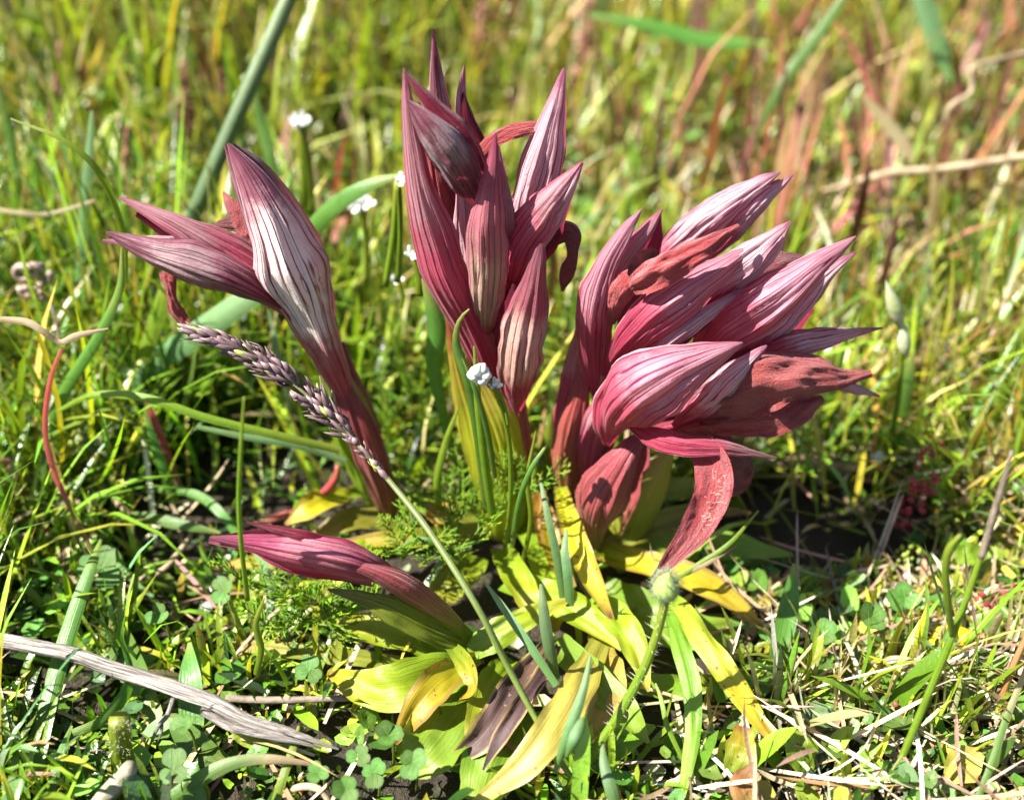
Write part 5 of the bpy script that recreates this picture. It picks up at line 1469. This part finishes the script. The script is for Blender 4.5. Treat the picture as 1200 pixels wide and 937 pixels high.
wf = white_flower('little white flower head in front of the drooping buff bract', 580, 450, -20, 9, [(596, 500, 4)], 3, 3)
wc = at_y(563, 438, -21)
for k in range(6):
    dd = np.array([math.cos(k * 1.05), 0.35 * math.sin(k * 2.0) - 0.2, math.sin(k * 1.05)]) * 0.0009
    v, ff, uu = ovoid_geo(wc + dd - np.array([0.0006, 0, 0.0009]), wc + dd + np.array([0.0004, 0, 0.0012]), 0.0011, 10, 8)
    v = np.array([p + np.array(mnoise.noise_vector(Vector(p * 900))) * 0.00025 for p in v])
    mesh_obj('petal', v, ff, M_WHITE, wf, uvs=uu)
tube(wf, 'stem', [(592, 640, -16), (598, 590, -18), (597, 520, -19), (585, 470, -20), (574, 446, -20)], [6, 6, 6, 5, 4], G_LIME)
white_flower('blurred white flower behind the leaning orchid hood', 352, 142, 66, 12, [(356, 250, 10), (366, 252, 10)], 4, 7)
white_flower('out of focus white flower left of the tall spike near two green stems', 424, 240, 50, 13, [(430, 330, 8)], 5, 7)
white_flower('tiny white flower on twin green stems beside the long outer hood', 466, 210, 18, 11, [(452, 335, 9), (466, 330, 9)], 6, 3)
white_flower('tiny white flower on a bract-like green cup beside the long outer hood', 487, 300, 10, 12, [(492, 345, 12)], 7, 3)
white_flower('white bud low in the gap beside the tall spike', 468, 328, 24, 12, [(470, 360, 5)], 8, 2)
white_flower('small white flower in the shade beyond the hanging lip', 1030, 536, 15, 13, [(1035, 580, 6)], 9, 2)

# pale green grass spikelets on a slender stem
b = empty_thing('pale_bud_stalk', 'slender stalk with two pale pointed buds past the slim sepal', 'stalk', at_y(1020, 590, 18))
tube(b, 'stem', [(1022, 600, 18), (1038, 540, 18), (1052, 470, 18), (1056, 410, 18), (1050, 370, 18)], [5, 6, 7, 6, 4], G_LIME)
for (a, c2, w) in [((1056, 385, 18), (1038, 328, 18), 9), ((1062, 420, 18), (1056, 372, 18), 8)]:
    p, q = at_y(*a), at_y(*c2)
    v, ff, uu = ovoid_geo(p, q, w * px_size(p), 8, 8)
    mesh_obj('bud', v, ff, plain_mat('pale_bud', (0.58, 0.60, 0.40), (0.45, 0.52, 0.22), 300, 0.5, 0.3), b, uvs=uu)
b = empty_thing('green_grass_ear', 'blurred pale green grass ear past the large sweeping hood', 'grass ear', at_y(1108, 470, 60))
tube(b, 'stem', [(1110, 480, 60), (1106, 420, 60), (1100, 370, 60), (1095, 290, 60)], [8, 8, 7, 3], G_LIME)
ep = catmull(spine([(1106, 400, 60), (1100, 350, 60), (1095, 285, 60)]), 30)
for i in range(40):
    p = ep[int(i * 0.7)]
    a = i * 2.4
    d = np.array([math.cos(a) * 0.5, math.sin(a) * 0.5, 1.0])
    v, ff, uu = ovoid_geo(p, p + d * 0.0042, 0.0008, 5, 4)
    mesh_obj('spikelet', v, ff, M_SEDUMG, b, uvs=uu)

# ------------------------------------------------------------------ rusty seed spikes standing far behind
SPIKE = None
def seed_spike(label, px, py_top, py_bot, y, wpx, seed):
    y, wpx = y * 1.5, wpx * 1.25
    top, bot = at_y(px, py_top, y), at_y(px + random.Random(seed).uniform(-14, 14), py_bot, y)
    foot = np.array([bot[0], bot[1], 0.0])
    o = empty_thing('seed_spike', label, 'seed spike', foot, 'rusty seed spikes behind the orchids')
    v, ff, uu = tube_geo([foot, bot, top], [0.0008, 0.0007, 0.0004], 10, 6)
    mesh_obj('stem', v, ff, M_SEEDRED, o, uvs=uu)
    r = random.Random(seed)
    parts = []
    u = px_size(top)
    for i in range(70):
        s = r.random()
        p = bot * (1 - s) + top * s
        a = r.uniform(0, 6.28)
        d = np.array([math.cos(a), math.sin(a), r.uniform(0.2, 1.0)])
        w = wpx * u * (0.5 if s > 0.15 else 0.3) * (1.15 - 0.7 * s)
        parts.append(ovoid_geo(p + d * w * 0.3, p + d * w, w * 0.28, 5, 4))
    tag(mesh_obj('seed_head', *merge(parts)[:2], M_SEEDRED, o, uvs=merge(parts)[2]), None, None, kind='stuff')
    return o


for i, (lab, a) in enumerate([
    ('rusty seed spike rising beyond the pointed top of the tall orchid', (565, 5, 105, 120, 26)),
    ('rusty seed spike straight behind the white-striped hood', (690, 0, 110, 130, 26)),
    ('reddish seed spike between the white-striped hood and the lilac hood', (725, 45, 130, 160, 24)),
    ('dim reddish spike beyond the thick glaucous stalk', (215, 70, 180, 90, 18)),
    ('rusty seed spike between the glaucous stalk and the tall orchid', (445, 40, 110, 130, 26)),
    ('red spike at the far edge behind the hooked grass tip', (70, 50, 170, 80, 15)),
    ('rusty spike in the dry bank above the large sweeping hood', (1000, 115, 160, 130, 24)),
    ('dark reddish spike between the side-pointing hood and the stalk', (150, 150, 215, 60, 16)),
    ('reddish spike seen just past the lilac hood', (830, 150, 195, 150, 20)),
]):
    seed_spike(lab, *a, seed=i + 3)

# ------------------------------------------------------------------ stonecrop beads on the stony soil
def stonecrop(label, px, py, z, rpx, n, mat, seed, group):
    r = random.Random(seed)
    p = at_z(px, py, z)
    u = px_size(p)
    o = empty_thing('stonecrop', label, 'succulent', (p[0], p[1], 0.0), group)
    for i in range(n):
        s = i / n
        c0 = np.array([p[0], p[1], 0.001]) * (1 - s) + p * s + np.array([r.uniform(-1, 1), r.uniform(-1, 1), r.uniform(-0.5, 0.5)]) * rpx * u * 1.3
        d = np.array([r.uniform(-1, 1), r.uniform(-1, 1), r.uniform(0.1, 1)])
        d /= np.linalg.norm(d)
        L = rpx * u * r.uniform(0.7, 1.2)
        mesh_obj('bead', *ovoid_geo(c0, c0 + d * L, L * 0.38, 6, 5)[:2], mat, o, uvs=ovoid_geo(c0, c0 + d * L, L * 0.38, 6, 5)[2])
    return o


stonecrop('tallest clump of red stonecrop beads past the brick red lip', 1095, 520, 24, 11, 26, M_SEDUM, 1, 'stonecrop on the soil')
stonecrop('red stonecrop beads low beside the tallest red clump', 1078, 556, 16, 10, 16, M_SEDUM, 2, 'stonecrop on the soil')
stonecrop('yellow-green stonecrop spilling under the red clump', 1108, 595, 9, 9, 26, M_SEDUMG, 3, 'stonecrop on the soil')
stonecrop('red stonecrop beads near the forked stalk', 1158, 698, 8, 11, 10, M_SEDUM, 4, 'stonecrop on the soil')
stonecrop('lone red stonecrop beads at the picture edge by the forked stalk', 1180, 682, 9, 9, 6, M_SEDUM, 5, 'stonecrop on the soil')
stonecrop('tiny red stonecrop on the stony soil below the crinkled clover', 1050, 830, 6, 9, 7, M_SEDUM, 6, 'stonecrop on the soil')
stonecrop('red speck of stonecrop close to the tiny one', 1025, 842, 6, 8, 4, M_SEDUM, 8, 'stonecrop on the soil')
stonecrop('lime stonecrop patch at the picture edge', 1165, 560, 11, 9, 22, M_SEDUMG, 9, 'stonecrop on the soil')
stonecrop('lime stonecrop near the dark hollow and forked stalk', 1065, 640, 7, 9, 18, M_SEDUMG, 10, 'stonecrop on the soil')

# curled seed pods
b = empty_thing('curled_pods', 'bunch of curled brown pods in the grass above the bent straw', 'seed pods', at_z(60, 350, 4))
for (px, py, r0, ph) in [(26, 322, 10, 0.3), (40, 330, 11, 0.9), (52, 322, 10, 1.6), (45, 344, 8, 2.2), (31, 341, 8, 2.8), (40, 316, 8, 4.0)]:
    c0 = at_y(px, py, 30)
    u = px_size(c0)
    ring = []
    for k in range(12):
        a = ph + k * 0.5
        q = r0 * u * (1 - 0.03 * k)
        ring.append(c0 + np.array([math.cos(a) * q, 0.4 * q * math.sin(a * 0.5), math.sin(a) * q]))
    v, ff, uu = tube_geo(ring, [5.0 * u] * 11 + [2 * u], 24, 7)
    mesh_obj('pod', v, ff, M_POD, b, uvs=uu)
tube(b, 'stem', [(70, 400, 28), (66, 375, 29), (58, 352, 30), (48, 340, 30)], [5, 5, 5, 4], M_POD)

# insect on the small orange leaf
i0 = at_y(630, 537, -13)
b = empty_thing('insect', 'tiny black insect sitting on the small orange leaf', 'insect', i0, None)
u = px_size(i0)
for nm, p, q, r0 in [('abdomen', (-1, 0, -9), (1, 0, 1), 4.2), ('thorax', (0, 0, 0), (3, -1, 5), 3.2), ('head', (2, -1, 4), (5, -2, 8), 2.4)]:
    v, ff, uu = ovoid_geo(i0 + np.array(p) * u, i0 + np.array(q) * u, r0 * u, 8, 8)
    mesh_obj(nm, v, ff, M_INSECT, b, uvs=uu)
for sg in (-1, 1):
    for k in range(3):
        v, ff, uu = tube_geo([i0 + np.array((0, 0, k * 2 - 2)) * u, i0 + np.array((sg * 6, -1, k * 3)) * u, i0 + np.array((sg * 9, 0, k * 4 - 9)) * u], [0.6 * u, 0.5 * u, 0.3 * u], 6, 4)
        mesh_obj('leg', v, ff, M_INSECT, b, uvs=uu)

# yellow flower bits and dead leaves on the ground
for lab, pts, w, mat in [
    ('crumpled orange-yellow petal between the tall orchids', [(505, 612, 12), (512, 600, 14), (520, 588, 14)], [14, 30, 12], L_ORANGE),
    ('fallen lemon yellow petal behind the forked stalk', [(1090, 742, 5), (1110, 748, 6), (1140, 752, 5)], [22, 40, 26], M_YPETAL),
    ('yellowing scalloped leaf beside the end of the spotted leaf', [(858, 905, 4), (868, 878, 7), (872, 850, 8)], [20, 36, 18], L_YELSPOT),
    ('pale triangular dead leaf at the stony corner', [(1112, 912, 4), (1130, 895, 6), (1150, 880, 6)], [16, 44, 12], L_TAN),
    ('green toothed leaf below the spotted leaf tip', [(945, 905, 3), (940, 880, 7), (935, 855, 9)], [18, 40, 12], G_LIME),
    ('second pale toothed leaf on the soil beyond the spotted leaf', [(975, 860, 3), (960, 840, 5), (950, 822, 6)], [16, 40, 12], G_BLUE),
    ('dead tan leaf curled at the lower edge below the strap leaf', [(880, 945, 4), (872, 920, 6), (884, 900, 6)], [24, 34, 16], G_ORANGE),
    ('sunlit yellow spot of leaf in the dim gap behind the grass ear', [(468, 430, 18), (478, 422, 19), (490, 415, 19)], [12, 26, 10], L_YEL),
    ('round lime leaf behind the forked stalk', [(1120, 655, 8), (1138, 648, 9), (1156, 646, 8)], [14, 28, 12], G_LIME),
    ('cream dead leaf scrap near the fallen yellow petal', [(1130, 720, 4), (1150, 722, 5), (1175, 728, 4)], [14, 34, 14], G_STRAW),
]:
    grass(lab, pts, w, mat, True, -50, 'fallen_petal' if 'petal' in lab else 'small_leaf', 'petal' if 'petal' in lab else 'leaf', facing=(0, -0.5, 0.86), nu=8, nv=12, rough=0.3)

# pebbles on the stony soil
M_STONE = plain_mat('pebble', (0.42, 0.33, 0.26), (0.26, 0.20, 0.16), 700, 0.85, 0, 0.8)
PEB = []
for k in range(4):
    v, ff, uu = ovoid_geo((-0.001, 0, 0), (0.001, 0, 0), 0.0009, 9, 7, 1.2)
    v = np.array([p + np.array(mnoise.noise_vector(Vector(p * 900 + k * 7.0))) * 0.0004 for p in v])
    o = mesh_obj('pebble', v, ff, M_STONE, None, (0, 0, 0), uu)
    PEB.append(o.data)
    bpy.data.objects.remove(o)
for k in range(40):
    px, py = rng.uniform(880, 1195), rng.uniform(640, 930)
    if rng.random() < 0.3:
        px, py = rng.uniform(760, 900), rng.uniform(880, 937)
    p = at_z(px, py, 0.6)
    o = bpy.data.objects.new('pebble', PEB[k % 4])
    COL.objects.link(o)
    s = rng.uniform(0.6, 1.7)
    o.location = (p[0], p[1], float(ground_z(p[0], p[1])) + 0.0004 * s)
    o.rotation_euler = (rng.uniform(-0.4, 0.4), rng.uniform(-0.4, 0.4), rng.uniform(0, 6.28))
    o.scale = (s, s * rng.uniform(0.7, 1.0), s * rng.uniform(0.5, 0.8))
    tag(o, 'small pinkish-brown pebble half sunk in the stony soil', 'pebble', 'pebbles on the stony soil')
